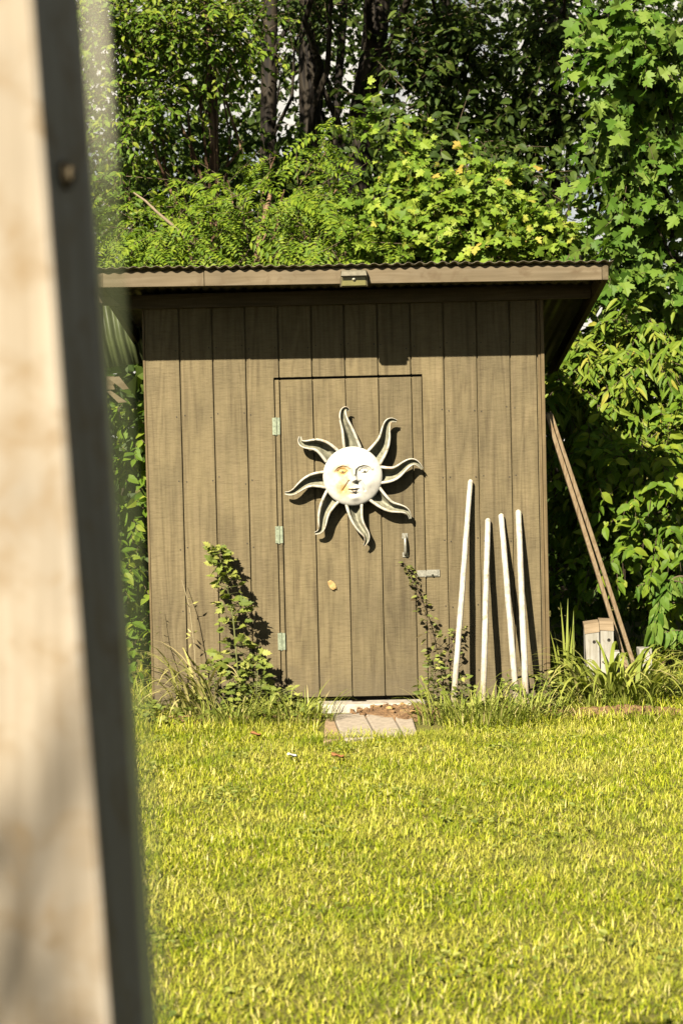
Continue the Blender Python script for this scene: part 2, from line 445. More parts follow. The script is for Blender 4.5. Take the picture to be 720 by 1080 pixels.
# ================================================================== SETTING
g = Geo()
gx = np.concatenate([[-400, -60, -20], np.linspace(-8, 10, 60), [22, 60, 400]])
gy = np.concatenate([[-60, -25], np.linspace(-12, 8, 66), [15, 30, 90, 700]])
X, Y = np.meshgrid(gx, gy)
Z = .012 * np.sin(X * 1.7 + .5) * np.cos(Y * 1.3) * (np.abs(X) < 9) * (Y < -1) * (Y > -11)
i = np.arange(len(gy) - 1)[:, None] * len(gx) + np.arange(len(gx) - 1)[None]
g.add(np.stack([X, Y, Z], -1), np.stack([i, i + 1, i + 1 + len(gx), i + len(gx)], -1).reshape(-1, 4), 0, True)
tag(g.build('ground', M['ground']), kind='structure')

SOIL = []
def soil_patch(name, cx, cy, rx, ry, h, seed, n=26):
    SOIL.append((cx, cy, rx, ry)); r = np.random.default_rng(seed); g = Geo()
    k = 40; th = np.linspace(0, 2 * np.pi, k, endpoint=False)
    rim = 1 + .16 * np.sin(3 * th + seed) + .10 * np.sin(5 * th + 2 * seed) + .07 * r.normal(size=k)
    rows = 8; v = []
    for a in range(rows):
        q = 1 - a / rows
        hh = h * (1 - q ** 2) + (r.normal(0, h * .22, k) if a else 0) - (.01 if a == 0 else 0)
        v.append(np.column_stack([cx + rx * rim * q * np.cos(th), cy + ry * rim * q * np.sin(th), np.broadcast_to(hh, (k,)) + .012]))
    v = np.concatenate(v + [np.array([[cx, cy, h + .012]])])
    f = [[a * k + j, a * k + (j + 1) % k, (a + 1) * k + (j + 1) % k, (a + 1) * k + j] for a in range(rows - 1) for j in range(k)]
    g.add(v, f, 0, True)
    g2 = [[(rows - 1) * k + j, (rows - 1) * k + (j + 1) % k, rows * k] for j in range(k)]
    g.F.append((np.array(g2) + g.n - len(v), 0, True))
    for _ in range(n):                                                  # clods of earth
        a = r.uniform(0, 6.28); q = r.uniform(0, .95) ** .5
        c = np.array([cx + rx * q * math.cos(a), cy + ry * q * math.sin(a), .012 + h * (1 - q * q)])
        s = r.uniform(.008, .026)
        u = nrm(r.normal(size=(8, 3))) * s * r.uniform(.6, 1.1, (8, 1))
        b = np.array([[-1, -1, -1], [1, -1, -1], [1, 1, -1], [-1, 1, -1], [-1, -1, 1], [1, -1, 1], [1, 1, 1], [-1, 1, 1]]) * s * .55 + u * .35
        g.add(c + b, [[0, 3, 2, 1], [4, 5, 6, 7], [0, 1, 5, 4], [1, 2, 6, 5], [2, 3, 7, 6], [3, 0, 4, 7]], 0, True)
    return tag(g.build(name, M['soil']), kind='structure')
p = onground(428, 756); soil_patch('soil', p[0], p[1] + .10, .34, .30, .035, 1, 110)
p = onground(640, 757); soil_patch('soil', p[0] + .1, p[1] + .03, .48, .13, .04, 2, 90)
p = onground(250, 762); soil_patch('soil', p[0], p[1] + .1, .5, .22, .03, 3, 30)
p = onground(540, 752); soil_patch('soil', p[0], p[1], .45, .22, .03, 4, 30)

# ================================================================== THE SHED
W_, DPT = 2.44, 2.44
shed = thing('garden_shed', 'small brown board-sided shed with a corrugated lean roof and wide eaves', 'shed', (1.22, 1.22, 0))
DL, DR, DT = .7875, 1.695, 2.058
GR = [.213 + .2025 * k for k in range(11)]
EDG = [0.0] + GR + [2.402]
ZB, ZT = .055, 2.515

def boards(g, spans, y0, th, jitter=.0012):
    for (a, b, z0, z1) in spans:
        j = rng.normal(0, jitter)
        g.box((a, y0 + j, z0), (b, y0 + th, z1))
spans = []; lshape = []
for a, b in zip(EDG[:-1], EDG[1:]):
    a2, b2 = a + (.0045 if a > 0 else 0), b - .0045
    if b2 <= DL or a2 >= DR: spans.append((a2, b2, ZB, ZT)); continue
    if a2 < DL: lshape.append([(a2, ZB), (DL - .002, ZB), (DL - .002, DT + .002), (b2, DT + .002), (b2, ZT), (a2, ZT)])
    elif b2 > DR: lshape.append([(DR + .002, ZB), (b2, ZB), (b2, ZT), (a2, ZT), (a2, DT + .002), (DR + .002, DT + .002)])
    else: spans.append((a2, b2, DT + .002, ZT))
g = Geo(); boards(g, spans, 0, .016)
for poly in lshape:
    k = len(poly); v = [(x, 0, z) for x, z in poly] + [(x, .016, z) for x, z in poly]
    base = g.n; g.add(v, [list(range(k))]); g.F.append((np.array([[i, (i + 1) % k, k + (i + 1) % k, k + i] for i in range(k)])[:, ::-1] + base, 0, False))
g.box((0.001, .0145, ZB + .002), (DL - .003, .03, ZT - .002)); g.box((DR + .003, .0145, ZB + .002), (2.436, .03, ZT - .002)); g.box((DL - .003, .0145, DT + .006), (DR + .003, .03, ZT - .002))
for xg in EDG[1:-1]:                                                 # nail heads beside the grooves
    for zz in np.arange(.22, 2.45, .405):
        if DL - .02 < xg < DR + .02 and zz < DT + .03: continue
        for sx in (-1, 1):
            cx_, cz_ = xg + sx * .022 + rng.normal(0, .003), zz + rng.normal(0, .012)
            g.tube([[cx_, .004, cz_], [cx_, -.0022, cz_]], .0042, 6, 1)
bevel(g.build('front_wall', [M['siding'], M['dark']], shed), .002, 1)

def roofz(x, y): return 2.668 - .1477 * (y + .55) - .009 * (x - 1.6)
for sx, xa in ((0, .0005), (1, W_ - .0165)):
    g = Geo(); ys = [.031 + .2025 * k for k in range(12)] + [DPT]
    for a, b in zip(ys[:-1], ys[1:]):
        g.box((xa, a + .004, ZB), (xa + .016, b - .004, roofz(xa, b) - .05))
    g.box((xa + (.016 if sx == 0 else -.012), .032, ZB), (xa + (.028 if sx == 0 else 0), DPT - .02, roofz(xa, DPT) - .06))
    g.build('side_wall', M['siding'], shed)
g = Geo()
for a, b in zip(EDG[:-1], EDG[1:]): g.box((max(a, .02) + .004, DPT + .001, ZB), (b - .004, DPT + .017, roofz(1, DPT) - .06))
g.box((.02, DPT - .015, ZB), (2.42, DPT, roofz(1, DPT) - .07))
g.build('back_wall', M['siding'], shed)
g = Geo(); g.box((2.409, -.006, ZB - .01), (2.4225, .012, ZT - .002)); g.box((2.4245, -.012, ZB - .01), (2.4465, .030, ZT - .002))
bevel(g.build('corner_trim', M['siding_trim'], shed), .002, 1)
g = Geo(); g.box((-.014, -.004, ZB - .01), (-.002, .06, ZT - .003))
g.build('corner_trim', M['siding_trim'], shed)
g = Geo(); g.box((.03, .05, -.02), (2.41, 2.40, .05)); g.build('floor_base', M['inside'], shed)
g = Geo()
for a in (.05, .62, 1.22, 1.8, 2.3): g.box((a, -.01, -.03), (a + .09, 2.40, ZB - .003))
g.build('skid', M['beam'], shed)

# eave: fascia in two lengths, rake boards, beam, rafters, corrugated roof
FT, FO = 2.572, -.55
def fas(x0, x1, name, dy=0.):
    g = Geo(); k = 12; xs = np.linspace(x0, x1, k)
    z = FT - .009 * (xs - 1.6)
    v = np.concatenate([np.column_stack([xs, np.full(k, yy), z + zz]) for yy, zz in ((FO + dy, 0), (FO + dy, .09), (FO + .038, .09), (FO + .038, 0))])
    f = [[a * k + i, ((a + 1) % 4) * k + i, ((a + 1) % 4) * k + i + 1, a * k + i + 1] for a in range(4) for i in range(k - 1)]
    g.add(v, f); g.F.append((np.array([[0, k, 2 * k, 3 * k][::-1], [k - 1, 2 * k - 1, 3 * k - 1, 4 * k - 1]]) + g.n - len(v), 0, False))
    return bevel(g.build(name, M['fascia'], shed), .003, 2)
xj = at(215.5, 296, FO)[0]
fas(-.33, xj - .0015, 'fascia_board', .003); fas(xj + .0015, 2.735, 'fascia_board')
for x0 in (2.737, -.205):
    g = Geo(); a = [(FO + .001, 0), (2.66, 0)]
    xx = x0 + .036
    dz = -.009 * (x0 - 1.6)
    def rz(y): return FT + dz - .1477 * (y - FO)
    v = [[x, y, rz(y) + h] for x in (x0, xx) for y in (FO + .001, 2.66) for h in (0, .09)]
    g.add(v, [[0, 1, 3, 2], [4, 6, 7, 5], [0, 4, 5, 1], [2, 3, 7, 6], [0, 2, 6, 4], [1, 5, 7, 3]])
    bevel(g.build('rake_board', M['rafter'], shed), .003, 2)
g = Geo(); g.box((-.165, -.047, 2.497), (2.733, -.003, 2.585)); bevel(g.build('eave_beam', M['beam'], shed), .003, 2)
for x0 in (-.02, .59, 1.2, 1.81, 2.40):
    g = Geo(); dz = -.009 * (x0 - 1.6)
    v = [[x, y, FT + dz + .016 - .1477 * (y - FO) + h] for x in (x0, x0 + .038) for y in (.04, 2.4) for h in (0, .074)]
    v = np.array(v)
    v[v[:, 1] > 0, 2] += 0
    g.add(v, [[0, 1, 3, 2], [4, 6, 7, 5], [0, 4, 5, 1], [2, 3, 7, 6], [0, 2, 6, 4], [1, 5, 7, 3]])
    g.build('rafter', M['rafter'], shed)
g = Geo(); xs = np.linspace(-.235, 2.80, 48 * 12 + 1); ys = np.linspace(-.585, 2.72, 4)
XX, YY = np.meshgrid(xs, ys)
ZZ = 2.6745 - .1477 * (YY + .55) - .009 * (XX - 1.6) + 0.0054 * np.sin(XX * 2 * np.pi / .0665) * (1 + .25 * np.sin(XX * 5.1 + YY * 2)) + .0022 * np.sin(XX * 3.7 + 1) + .0015 * np.sin(XX * 11.3)
i = np.arange(3)[:, None] * len(xs) + np.arange(len(xs) - 1)[None]
g.add(np.stack([XX, YY, ZZ], -1), np.stack([i, i + 1, i + 1 + len(xs), i + len(xs)], -1).reshape(-1, 4), 0, True)
rf = g.build('roof', M['roof'], shed); sm = rf.modifiers.new('thick', 'SOLIDIFY'); sm.thickness = .003; sm.offset = 1

P4 = np.array([at(a, b, -.30) for a, b in ((95, 308), (112, 307.5), (126, 322), (106, 322))]); g = Geo()
g.add(np.vstack([P4, P4 + [0, .036, 0]]), [[0, 3, 2, 1], [4, 5, 6, 7], [0, 1, 5, 4], [1, 2, 6, 5], [2, 3, 7, 6], [3, 0, 4, 7]])
g.box((P4[0, 0] + .04, -.515, P4[0, 2] - .001), (P4[0, 0] + .07, -.262, P4[0, 2] + .02)); g.box((P4[0, 0] + .04, -.511, P4[0, 2] + .021), (P4[0, 0] + .07, -.49, FT + .05))
g.build('eave_brace', M['fascia'], shed)

# the door, cut from the same boards
door_g = Geo(); ds = []
for a, b in zip(EDG[:-1], EDG[1:]):
    a2, b2 = max(a + .0045 + .002, DL + .004), min(b - .0045 + .002, DR - .003)
    if b2 > a2: ds.append((a2, b2, .082, DT - .012))
boards(door_g, ds, -.003, .017, .0008)
door_g.box((DL + .005, .0125, .085), (DR - .004, .034, DT - .014))
door = bevel(door_g.build('door', M['siding'], shed), .002, 1)
g = Geo(); g.box((DL - .03, .05, ZB), (DR + .03, .052, DT + .03)); g.build('gap_backing', M['inside'], shed)  # near-black sheet behind the door seams; interior darkness put into its colour
for (hx, hy) in ((291.2, 449.5), (294.3, 564), (297, 676.5)):
    c = at(hx, hy, -.006)
    g = Geo()
    w, h = .021, .052
    g.box((c[0] - w - .002, -.0062, c[2] - h), (c[0] - .003, -.0032, c[2] + h)); g.box((c[0] + .004, -.0064, c[2] - h), (c[0] + w + .002, -.0034, c[2] + h))
    g.tube([[c[0], -.008, c[2] - h - .004], [c[0], -.008, c[2] + h + .003]], .0052, 8)
    for sx in (-1, 1):
        for q in (-.7, 0, .7): g.tube([[c[0] + sx * .013, -.0068, c[2] + q * h], [c[0] + sx * .013, -.0088, c[2] + q * h]], .0035, 8)
    hg = g.build('hinge', M['hinge'], door)
# pull handle
c = at(427, 575, -.004)
g = Geo(); hh = .062
g.box((c[0] - .018, -.009, c[2] + hh - .022), (c[0] + .018, -.004, c[2] + hh + .012)); g.box((c[0] - .018, -.009, c[2] - hh - .012), (c[0] + .018, -.004, c[2] - hh + .018))
t = np.linspace(0, np.pi, 12)
g.tube(np.column_stack([np.full(12, c[0]), -.008 - .042 * np.sin(t) ** .7, c[2] + hh * .92 * np.cos(t)]), .0095, 8)
bevel(g.build('pull_handle', M['latch'], door), .0015, 1)
# hasp bridging the door edge
a, b = at(439.5, 606, -.004), at(463.5, 603.8, -.004)
g = Geo(); zc = (a[2] + b[2]) / 2
g.box((a[0], -.0095, zc - .019), (DR - .004, -.0045, zc + .021)); g.box((DR + .003, -.0085, zc - .020), (b[0], -.003, zc + .023))
g.box((DR - .012, -.0145, zc - .014), (b[0] - .012, -.0105, zc + .016))
g.tube([[b[0] - .05, -.012, zc + .001], [b[0] - .05, -.034, zc + .001]], .006, 8); g.tube([[DR - .004, -.012, zc - .02], [DR - .004, -.012, zc + .022]], .005, 8)
bevel(g.build('hasp', M['latch'], door), .0015, 1)

# eave lamp
c = at(373, 294.5, FO); xa, xb = at(358.5, 290, FO)[0], at(387.5, 290, FO)[0]
lamp = None
g = Geo(); z1, z0 = c[2] + .048, c[2] - .046
def wedge(g, xa, xb, z0, z1, d0, d1, ins, mi=0, yb=FO - .001):
    v = [[xa, yb, z0], [xb, yb, z0], [xb - ins, yb, z1], [xa + ins, yb, z1], [xa + .004, yb - d0, z0], [xb - .004, yb - d0, z0], [xb - ins - .004, yb - d1, z1], [xa + ins + .004, yb - d1, z1]]
    g.add(v, [[0, 1, 2, 3][::-1], [4, 5, 6, 7], [0, 4, 7, 3], [1, 2, 6, 5], [3, 7, 6, 2], [0, 1, 5, 4]], mi)
wedge(g, xa - .003, xb + .003, z0, z1, .035, .055, .006)
lamp = bevel(g.build('eave_lamp', M['lamp_case'], shed), .004, 2)
g = Geo(); v0 = FO - .002
g.add([[xa + .01, v0 - .054, z1 - .006], [xb - .01, v0 - .054, z1 - .006], [xb - .006, v0 - .078, z1 - .034], [xa + .006, v0 - .078, z1 - .034],
       [xa + .01, v0 - .046, z1 - .010], [xb - .01, v0 - .046, z1 - .010], [xb - .006, v0 - .07, z1 - .040], [xa + .006, v0 - .07, z1 - .040]],
      [[0, 1, 2, 3], [4, 7, 6, 5], [0, 3, 7, 4], [1, 5, 6, 2], [2, 6, 7, 3], [0, 4, 5, 1]])
g.build('visor', M['solar'], lamp)
g = Geo(); wedge(g, xa + .008, xb - .008, z0 + .006, z1 - .04, .004, .008, .004, 0, FO - .040); g.build('lens', M['lens'], lamp)
g = Geo(); th = np.linspace(0, np.pi, 7); cc = np.array([c[0], FO - .052, c[2] - .002])
g.tube(np.array([cc + [0, -.012 * s, 0] for s in np.linspace(0, 1, 5)]), [.011, .0105, .009, .006, .001], 10); g.build('glint_knob', M['glint'], lamp)  # added pale knob; the lamp's bright glint is put into its colour

# ================================================================== SUN ORNAMENT on the door
SY = -.092
oc = at(371.8, 502.3, SY); RD = 31.3 / pxm(SY)
orn = thing('sun_ornament', 'cream painted metal sun face with eight curling rays hung on the shed door', 'wall ornament', (oc[0], -.02, oc[2]))
def paint_mat(name, face=False):
    m, nt, b, out = new_mat(name)
    tcd = coords(nt)
    t = noise(nt, tcd, 34, 5, .65)
    c = ramp(nt, t, [(.32, (.24, .20, .13)), (.46, (.42, .39, .32)), (.7, (.54, .51, .44))])
    if face:
        c = ramp(nt, t, [(.25, (.46, .43, .36)), (.5, (.58, .56, .50))])
        for (px_, pz_, r0, r1, col, amt) in ((-.38, .14, .10, .40, (.56, .30, .07), .95), (-.30, -.42, .06, .30, (.56, .32, .09), .9), (-.75, .05, .05, .35, (.60, .45, .28), .7), (.48, -.5, .03, .17, (.40, .38, .34), .6)):
            d = N(nt, 'ShaderNodeVectorMath', operation='DISTANCE'); d.inputs[1].default_value = (px_ * RD, SY - .03, pz_ * RD)
            mpn = nt.nodes.new('ShaderNodeMapping'); mpn.inputs['Scale'].default_value = (1, 0, 1)
            nt.links.new(tcd, mpn.inputs[0]); nt.links.new(mpn.outputs[0], d.inputs[0]); d.inputs[1].default_value = (px_ * RD, 0, pz_ * RD)
            sc = N(nt, 'ShaderNodeMath', operation='DIVIDE'); sc.inputs[1].default_value = RD
            nt.links.new(d.outputs['Value'], sc.inputs[0])
            ad = N(nt, 'ShaderNodeMath', operation='MULTIPLY_ADD'); ad.inputs[1].default_value = .35; nt.links.new(t, ad.inputs[0]); nt.links.new(sc.outputs[0], ad.inputs[2])
            f = ramp(nt, ad.outputs[0], [(r0 + .20, (amt, amt, amt)), (r1 + .24, (0, 0, 0))])
            c = mix(nt, f, c, col)
    else:
        r = noise(nt, tcd, 11, 4, .6)
        c = mix(nt, ramp(nt, r, [(.56, (0, 0, 0)), (.68, (.8, .8, .8))]), c, (.33, .19, .08))
    nt.links.new(c, b.inputs['Base Color']); b.inputs['Roughness'].default_value = .5
    bump(nt, b, t, .15, .002)
    return m
M['sun_face'] = paint_mat('cream_face_paint', True); M['sun_ray'] = paint_mat('weathered_ray_paint')
M['sun_line'] = flat_mat('relief_shade_line', (.15, .13, .09), .6); M['lip'] = flat_mat('lip_paint', (.24, .19, .13), .6)  # grey brow, lid and nostril lines: the relief's shading put into colour
M['ray_hollow'] = flat_mat('hollow_paint', (0.306, 0.293, 0.204), .6, 0, .5, 40)

def gs(u, v, cu, cv, su, sv=None): return np.exp(-((u - cu) / su) ** 2 - ((v - cv) / (sv or su)) ** 2)
def seg_d(u, v, a, b):
    a, b = np.array(a), np.array(b); d = b - a
    t = np.clip(((u - a[0]) * d[0] + (v - a[1]) * d[1]) / (d @ d), 0, 1)
    return np.hypot(u - a[0] - t * d[0], v - a[1] - t * d[1])
def arc_d(u, v, pts): return np.min([seg_d(u, v, a, b) for a, b in zip(pts[:-1], pts[1:])], axis=0)
BROW_L = [(-.60, .22), (-.50, .33), (-.34, .39), (-.18, .37), (-.09, .30)]
BROW_R = [(.66, .24), (.55, .35), (.38, .39), (.20, .34), (.11, .24), (.075, .08)]
def face_h(u, v):
    r2 = np.clip(u * u + v * v, 0, 1)
    h = .34 * np.sqrt(np.clip(1.02 - r2, 0, None)) - .05
    h += .13 * np.exp(-(seg_d(u, v, (.04, .28), (.085, -.10)) / .065) ** 2) + .10 * gs(u, v, .09, -.13, .085, .07) + .045 * (gs(u, v, .0, -.15, .05) + gs(u, v, .18, -.15, .05))
    for eu in (-.335, .40):
        h += -.075 * gs(u, v, eu, .17, .19, .12) + .065 * gs(u, v, eu, .165, .105, .065)
        h -= .03 * np.exp(-(arc_d(u, v, [(eu - .15, .17), (eu - .06, .10), (eu + .06, .10), (eu + .15, .17)]) / .022) ** 2)
        h -= .03 * np.exp(-(arc_d(u, v, [(eu - .16, .18), (eu - .07, .25), (eu + .06, .25), (eu + .15, .19)]) / .02) ** 2)
    h += .05 * np.exp(-(arc_d(u, v, BROW_L) / .045) ** 2) + .05 * np.exp(-(arc_d(u, v, BROW_R) / .045) ** 2)
    h += .07 * gs(u, v, -.50, -.20, .22, .2) + .07 * gs(u, v, .55, -.2, .22, .2)
    h -= .05 * np.exp(-(arc_d(u, v, [(-.12, -.16), (-.24, -.34), (-.33, -.47)]) / .035) ** 2) + .05 * np.exp(-(arc_d(u, v, [(.28, -.16), (.37, -.34), (.40, -.47)]) / .035) ** 2)
    h += .06 * gs(u, v, .04, -.40, .13, .03) + .06 * gs(u, v, .05, -.51, .11, .035) - .075 * np.exp(-(arc_d(u, v, [(-.12, -.44), (0, -.455), (.06, -.45), (.19, -.43)]) / .018) ** 2)
    h += .06 * gs(u, v, .05, -.72, .15, .10) - .03 * gs(u, v, .05, -.60, .13, .04)
    return h
g = Geo(); nr, nth = 90, 200
rr = np.linspace(0, 1, nr)[1:]; th = np.linspace(0, 2 * np.pi, nth, endpoint=False)
u = rr[:, None] * np.cos(th); v = rr[:, None] * np.sin(th)
def fpos(u, v, lift=0.): return np.stack([oc[0] + u * RD, SY - face_h(u, v) * RD * .95 - lift, oc[2] + v * RD], -1)
P = fpos(u, v).reshape(-1, 3); k = nr - 1
V = np.vstack([P, fpos(np.array([0.]), np.array([0.]))])
i = (np.arange(k - 1)[:, None] * nth + np.arange(nth)[None]); j = (np.arange(k - 1)[:, None] * nth + (np.arange(nth)[None] + 1) % nth)
back = P[-nth:] + [0, .02, 0]
g.add(V, np.stack([i, j, j + nth, i + nth], -1).reshape(-1, 4), 0, True)
g.F.append((np.array([[len(P), (a + 1) % nth, a] for a in range(nth)]), 0, True))
rimv = np.concatenate([P[-nth:], back, (back - oc) * [.96, 1, .96] + oc])
a = np.arange(nth); b = (a + 1) % nth
g.add(rimv, np.concatenate([np.stack([a, b, b + nth, a + nth], 1), np.stack([a + nth, b + nth, b + 2 * nth, a + 2 * nth], 1)]), 0, True)
g.F.append((np.array([list(range(2 * nth, 3 * nth))]) + g.n - len(rimv), 0, False))
g.build('face', M['sun_face'], orn)
face = [o for o in orn.children if o.name.startswith('face')][0]
def line_on_face(name, pts, r, mat, lift=.0):
    pts = np.array(pts, float); t = np.linspace(0, len(pts) - 1, 24)
    uu, vv = np.interp(t, range(len(pts)), pts[:, 0]), np.interp(t, range(len(pts)), pts[:, 1])
    prof = r * RD * (.35 + .65 * np.sin(np.pi * np.linspace(.03, .97, 24)))
    g = Geo(); g.tube(fpos(uu, vv, lift), prof, 6); o = g.build(name, mat, orn); o.parent = face; o.location = (0, 0, 0); return o
# children of the face carry their own coordinates relative to the ornament's base
line_on_face('brow', [(a, b - .015) for a, b in BROW_L], .008, M['sun_line'])
line_on_face('brow', [(a, b - .015) for a, b in BROW_R], .007, M['sun_line'])
for eu in (-.335, .40):
    line_on_face('eyelid', [(eu - .15, .18), (eu - .06, .235), (eu + .06, .235), (eu + .14, .18)], .008, M['sun_line'])
    line_on_face('eyelid', [(eu - .13, .16), (eu - .05, .105), (eu + .05, .105), (eu + .13, .17)], .010, M['sun_line'])
    line_on_face('eye', [(eu - .045, .165), (eu + .045, .165)], .03, M['sun_line'], -.002)
line_on_face('lip', [(-.10, -.43), (-.02, -.405), (.05, -.415), (.12, -.40), (.19, -.43)], .016, M['lip'])
line_on_face('lip', [(-.07, -.47), (.05, -.515), (.16, -.47)], .022, M['lip'])
line_on_face('nostril', [(.02, -.20), (.08, -.205), (.15, -.195)], .026, M['sun_line'], -.001)

RAYS = [
    [(371.5, 474, 16.7), (368.5, 462, 13.2), (366, 452, 9.7), (362.5, 444, 7.8), (361, 436, 5.8), (362.5, 431, 3.9), (366, 430.5, 3.0), (367.5, 433.5, 1.9)],
    [(393, 484, 18.5), (401, 473, 15.0), (405.5, 463, 10.6), (406.5, 453, 7.8), (408.5, 445, 5.8), (413, 442.5, 3.9), (418, 444, 1.9)],
    [(400, 501, 16.7), (411, 501, 14.1), (419, 498, 10.6), (427, 490.5, 7.9), (434, 486.5, 6.3), (440, 488, 3.9), (445, 494.5, 1.9)],
    [(393, 519, 16.7), (402, 528, 13.2), (411, 534.5, 9.7), (420, 536, 7.8), (427, 537.5, 5.8), (431, 541, 3.4), (432.5, 547, 1.6)],
    [(373, 529, 16.7), (374.5, 541, 13.2), (377, 550.5, 9.7), (382, 558.5, 7.8), (386.5, 564, 5.8), (387, 570, 3.9), (384, 575.5, 1.6)],
    [(352, 522, 16.7), (345, 532, 13.2), (341, 542, 9.7), (340, 551, 7.8), (339.5, 557, 5.8), (337, 561, 3.9), (332, 562.5, 1.8)],
    [(346, 506, 16.7), (335, 505.5, 14.1), (326, 507, 10.6), (318, 512, 7.9), (311.5, 518, 5.8), (306, 520.5, 3.9), (300.5, 520, 1.8)],
    [(350, 481, 16.7), (342, 472.5, 14.1), (333.5, 468.5, 10.6), (325.5, 469, 7.9), (319.5, 468.5, 6.3), (316, 465.5, 3.9), (316.5, 460.5, 1.9)]]
for ray in RAYS:
    r = np.array(ray, float); s = np.linspace(0, len(r) - 1, 40)
    from_ = np.column_stack([np.interp(s, range(len(r)), r[:, q]) for q in range(3)])
    ker = np.ones(7) / 7
    for q in range(3):
        pad = np.concatenate([np.full(3, from_[0, q]), from_[:, q], np.full(3, from_[-1, q])]); sm_ = np.convolve(pad, ker, 'valid'); from_[1:-1, q] = sm_[1:-1]
    tt = np.linspace(0, 1, 40)
    depth = SY + .004 - .012 * np.sin(tt * 3.0) + .02 * tt ** 3
    c3 = np.array([at(a, b, y) for (a, b, _), y in zip(from_, depth)])
    w = from_[:, 2] / pxm(SY)
    tg = nrm(np.gradient(c3, axis=0)); ni = nrm(np.cross(tg, [0, 1., 0]))
    g = Geo(); kk = 11; an = np.linspace(-1.45, 1.45, kk)
    rows = [c3 + ni * (w * .5 * math.sin(a))[:, None] + np.array([0, 1., 0]) * np.minimum(w * .95, .075)[:, None] * (1 - abs(math.sin(a)) ** 1.25) for a in an]
    inner = np.stack(rows, 1)
    outer = inner + np.array([0, .0022, 0]) + (ni[:, None] * np.sin(an)[None, :, None] * .0022)
    idx = np.arange(39)[:, None] * kk + np.arange(kk - 1)[None]
    q4 = np.stack([idx, idx + 1, idx + kk + 1, idx + kk], -1).reshape(-1, 4)
    g.add(inner.reshape(-1, 3), q4, 1, True); g.add(outer.reshape(-1, 3), q4[:, ::-1], 0, True)
    for e in (0, -1): g.tube((inner[:, e] + outer[:, e]) / 2 - [0, .001, 0], np.maximum(.0105 * (1 - .58 * tt), .0036) * np.clip(w / w[0] + .35, 0, 1), 7, 0)
    g.build('ray', [M['sun_ray'], M['ray_hollow']], orn)
g = Geo(); g.tube([[oc[0], -.003, oc[2]], [oc[0], SY + .0, oc[2]]], .02, 8); g.build('hanger', M['dark'], orn)

# ================================================================== POLES, PLANKS, BLOCKS
def tilt_pole(name, label, top, foot, r, yf, group):
    A = at(*top, -.028); B = onground(foot[0], foot[1]) if yf is None else at(foot[0], foot[1], yf)
    B = B + (B - A) * (B[2] / (A[2] - B[2])) if abs(A[2] - B[2]) > .01 else B
    B[2] = 0.0
    L = np.linalg.norm(A - B); k = 16; t = np.linspace(0, 1, k)
    pts = B + (A - B) * t[:, None] + rng.normal(0, .0007, (k, 3))
    rad = r * (1.04 - .10 * t) * rng.uniform(.97, 1.03, k)
    pts = np.vstack([pts, A + (A - B) / L * .008, A + (A - B) / L * .014]); rad = np.append(rad, [r * .75, r * .3])
    g = Geo(); g.tube(pts, rad, 12)
    o = g.build(name, M['pole'], None, loc=tuple(B)); return tag(o, label, 'pole', group)
PG = 'whitewashed poles leaning on the shed front'
tilt_pole('wooden_pole', 'tallest whitewashed pole, leaning left-footed beside the latched edge of the door', (495.8, 508), (477, 752), .0175, -.34, PG)
tilt_pole('wooden_pole', 'upright whitewashed pole with a weathered bare foot standing out in the weeds', (514.3, 549), (508.6, 757), .0185, -.37, PG)
tilt_pole('wooden_pole', 'whitewashed pole slanting to the right between two straighter short poles', (528.2, 544), (545.6, 755), .0185, -.34, PG)
tilt_pole('wooden_pole', 'whitewashed pole closest to the shed corner with the arching grass clump', (546.3, 540), (555, 755), .0195, -.34, PG)

def batten(label, top, foot, w, d, YT, YF):
    A = at(*top, YT); B = at(*foot, YF); B2 = B + (B - A) * (B[2] / (A[2] - B[2])); B2[2] = max(B2[2], 0)
    u = nrm(A - B2); side = nrm(np.cross(u, [0, -1., 0])); fr = nrm(np.cross(side, u))
    L = np.linalg.norm(A - B2); g = Geo(); k = 10
    for_ = []
    t = np.linspace(0, 1, k); c = B2 + (A - B2) * t[:, None] + side * (.006 * np.sin(t * 3.1))[:, None]
    v = np.concatenate([c + side * sx * w / 2 + fr * sy * d / 2 for sx, sy in ((-1, -1), (1, -1), (1, 1), (-1, 1))])
    f = [[a * k + i, ((a + 1) % 4) * k + i, ((a + 1) % 4) * k + i + 1, a * k + i + 1] for a in range(4) for i in range(k - 1)]
    g.add(v, f); g.F.append((np.array([[0, k, 2 * k, 3 * k][::-1], [k - 1, 2 * k - 1, 3 * k - 1, 4 * k - 1]]) + g.n - len(v), 0, False))
    o = bevel(g.build('wooden_batten', M['plank_brown'], None, loc=tuple(B2)), .003, 1)
    return tag(o, label, 'batten', 'long battens leaning at the shed side')
batten('long brown batten leaning on the shed side, the one nearer the shed wall', (575.5, 436), (655.5, 690), .026, .045, .10, .62)
batten('long brown batten leaning behind its twin, the one nearer the hanging leaves', (579.5, 436), (664.5, 692), .026, .045, .16, .72)

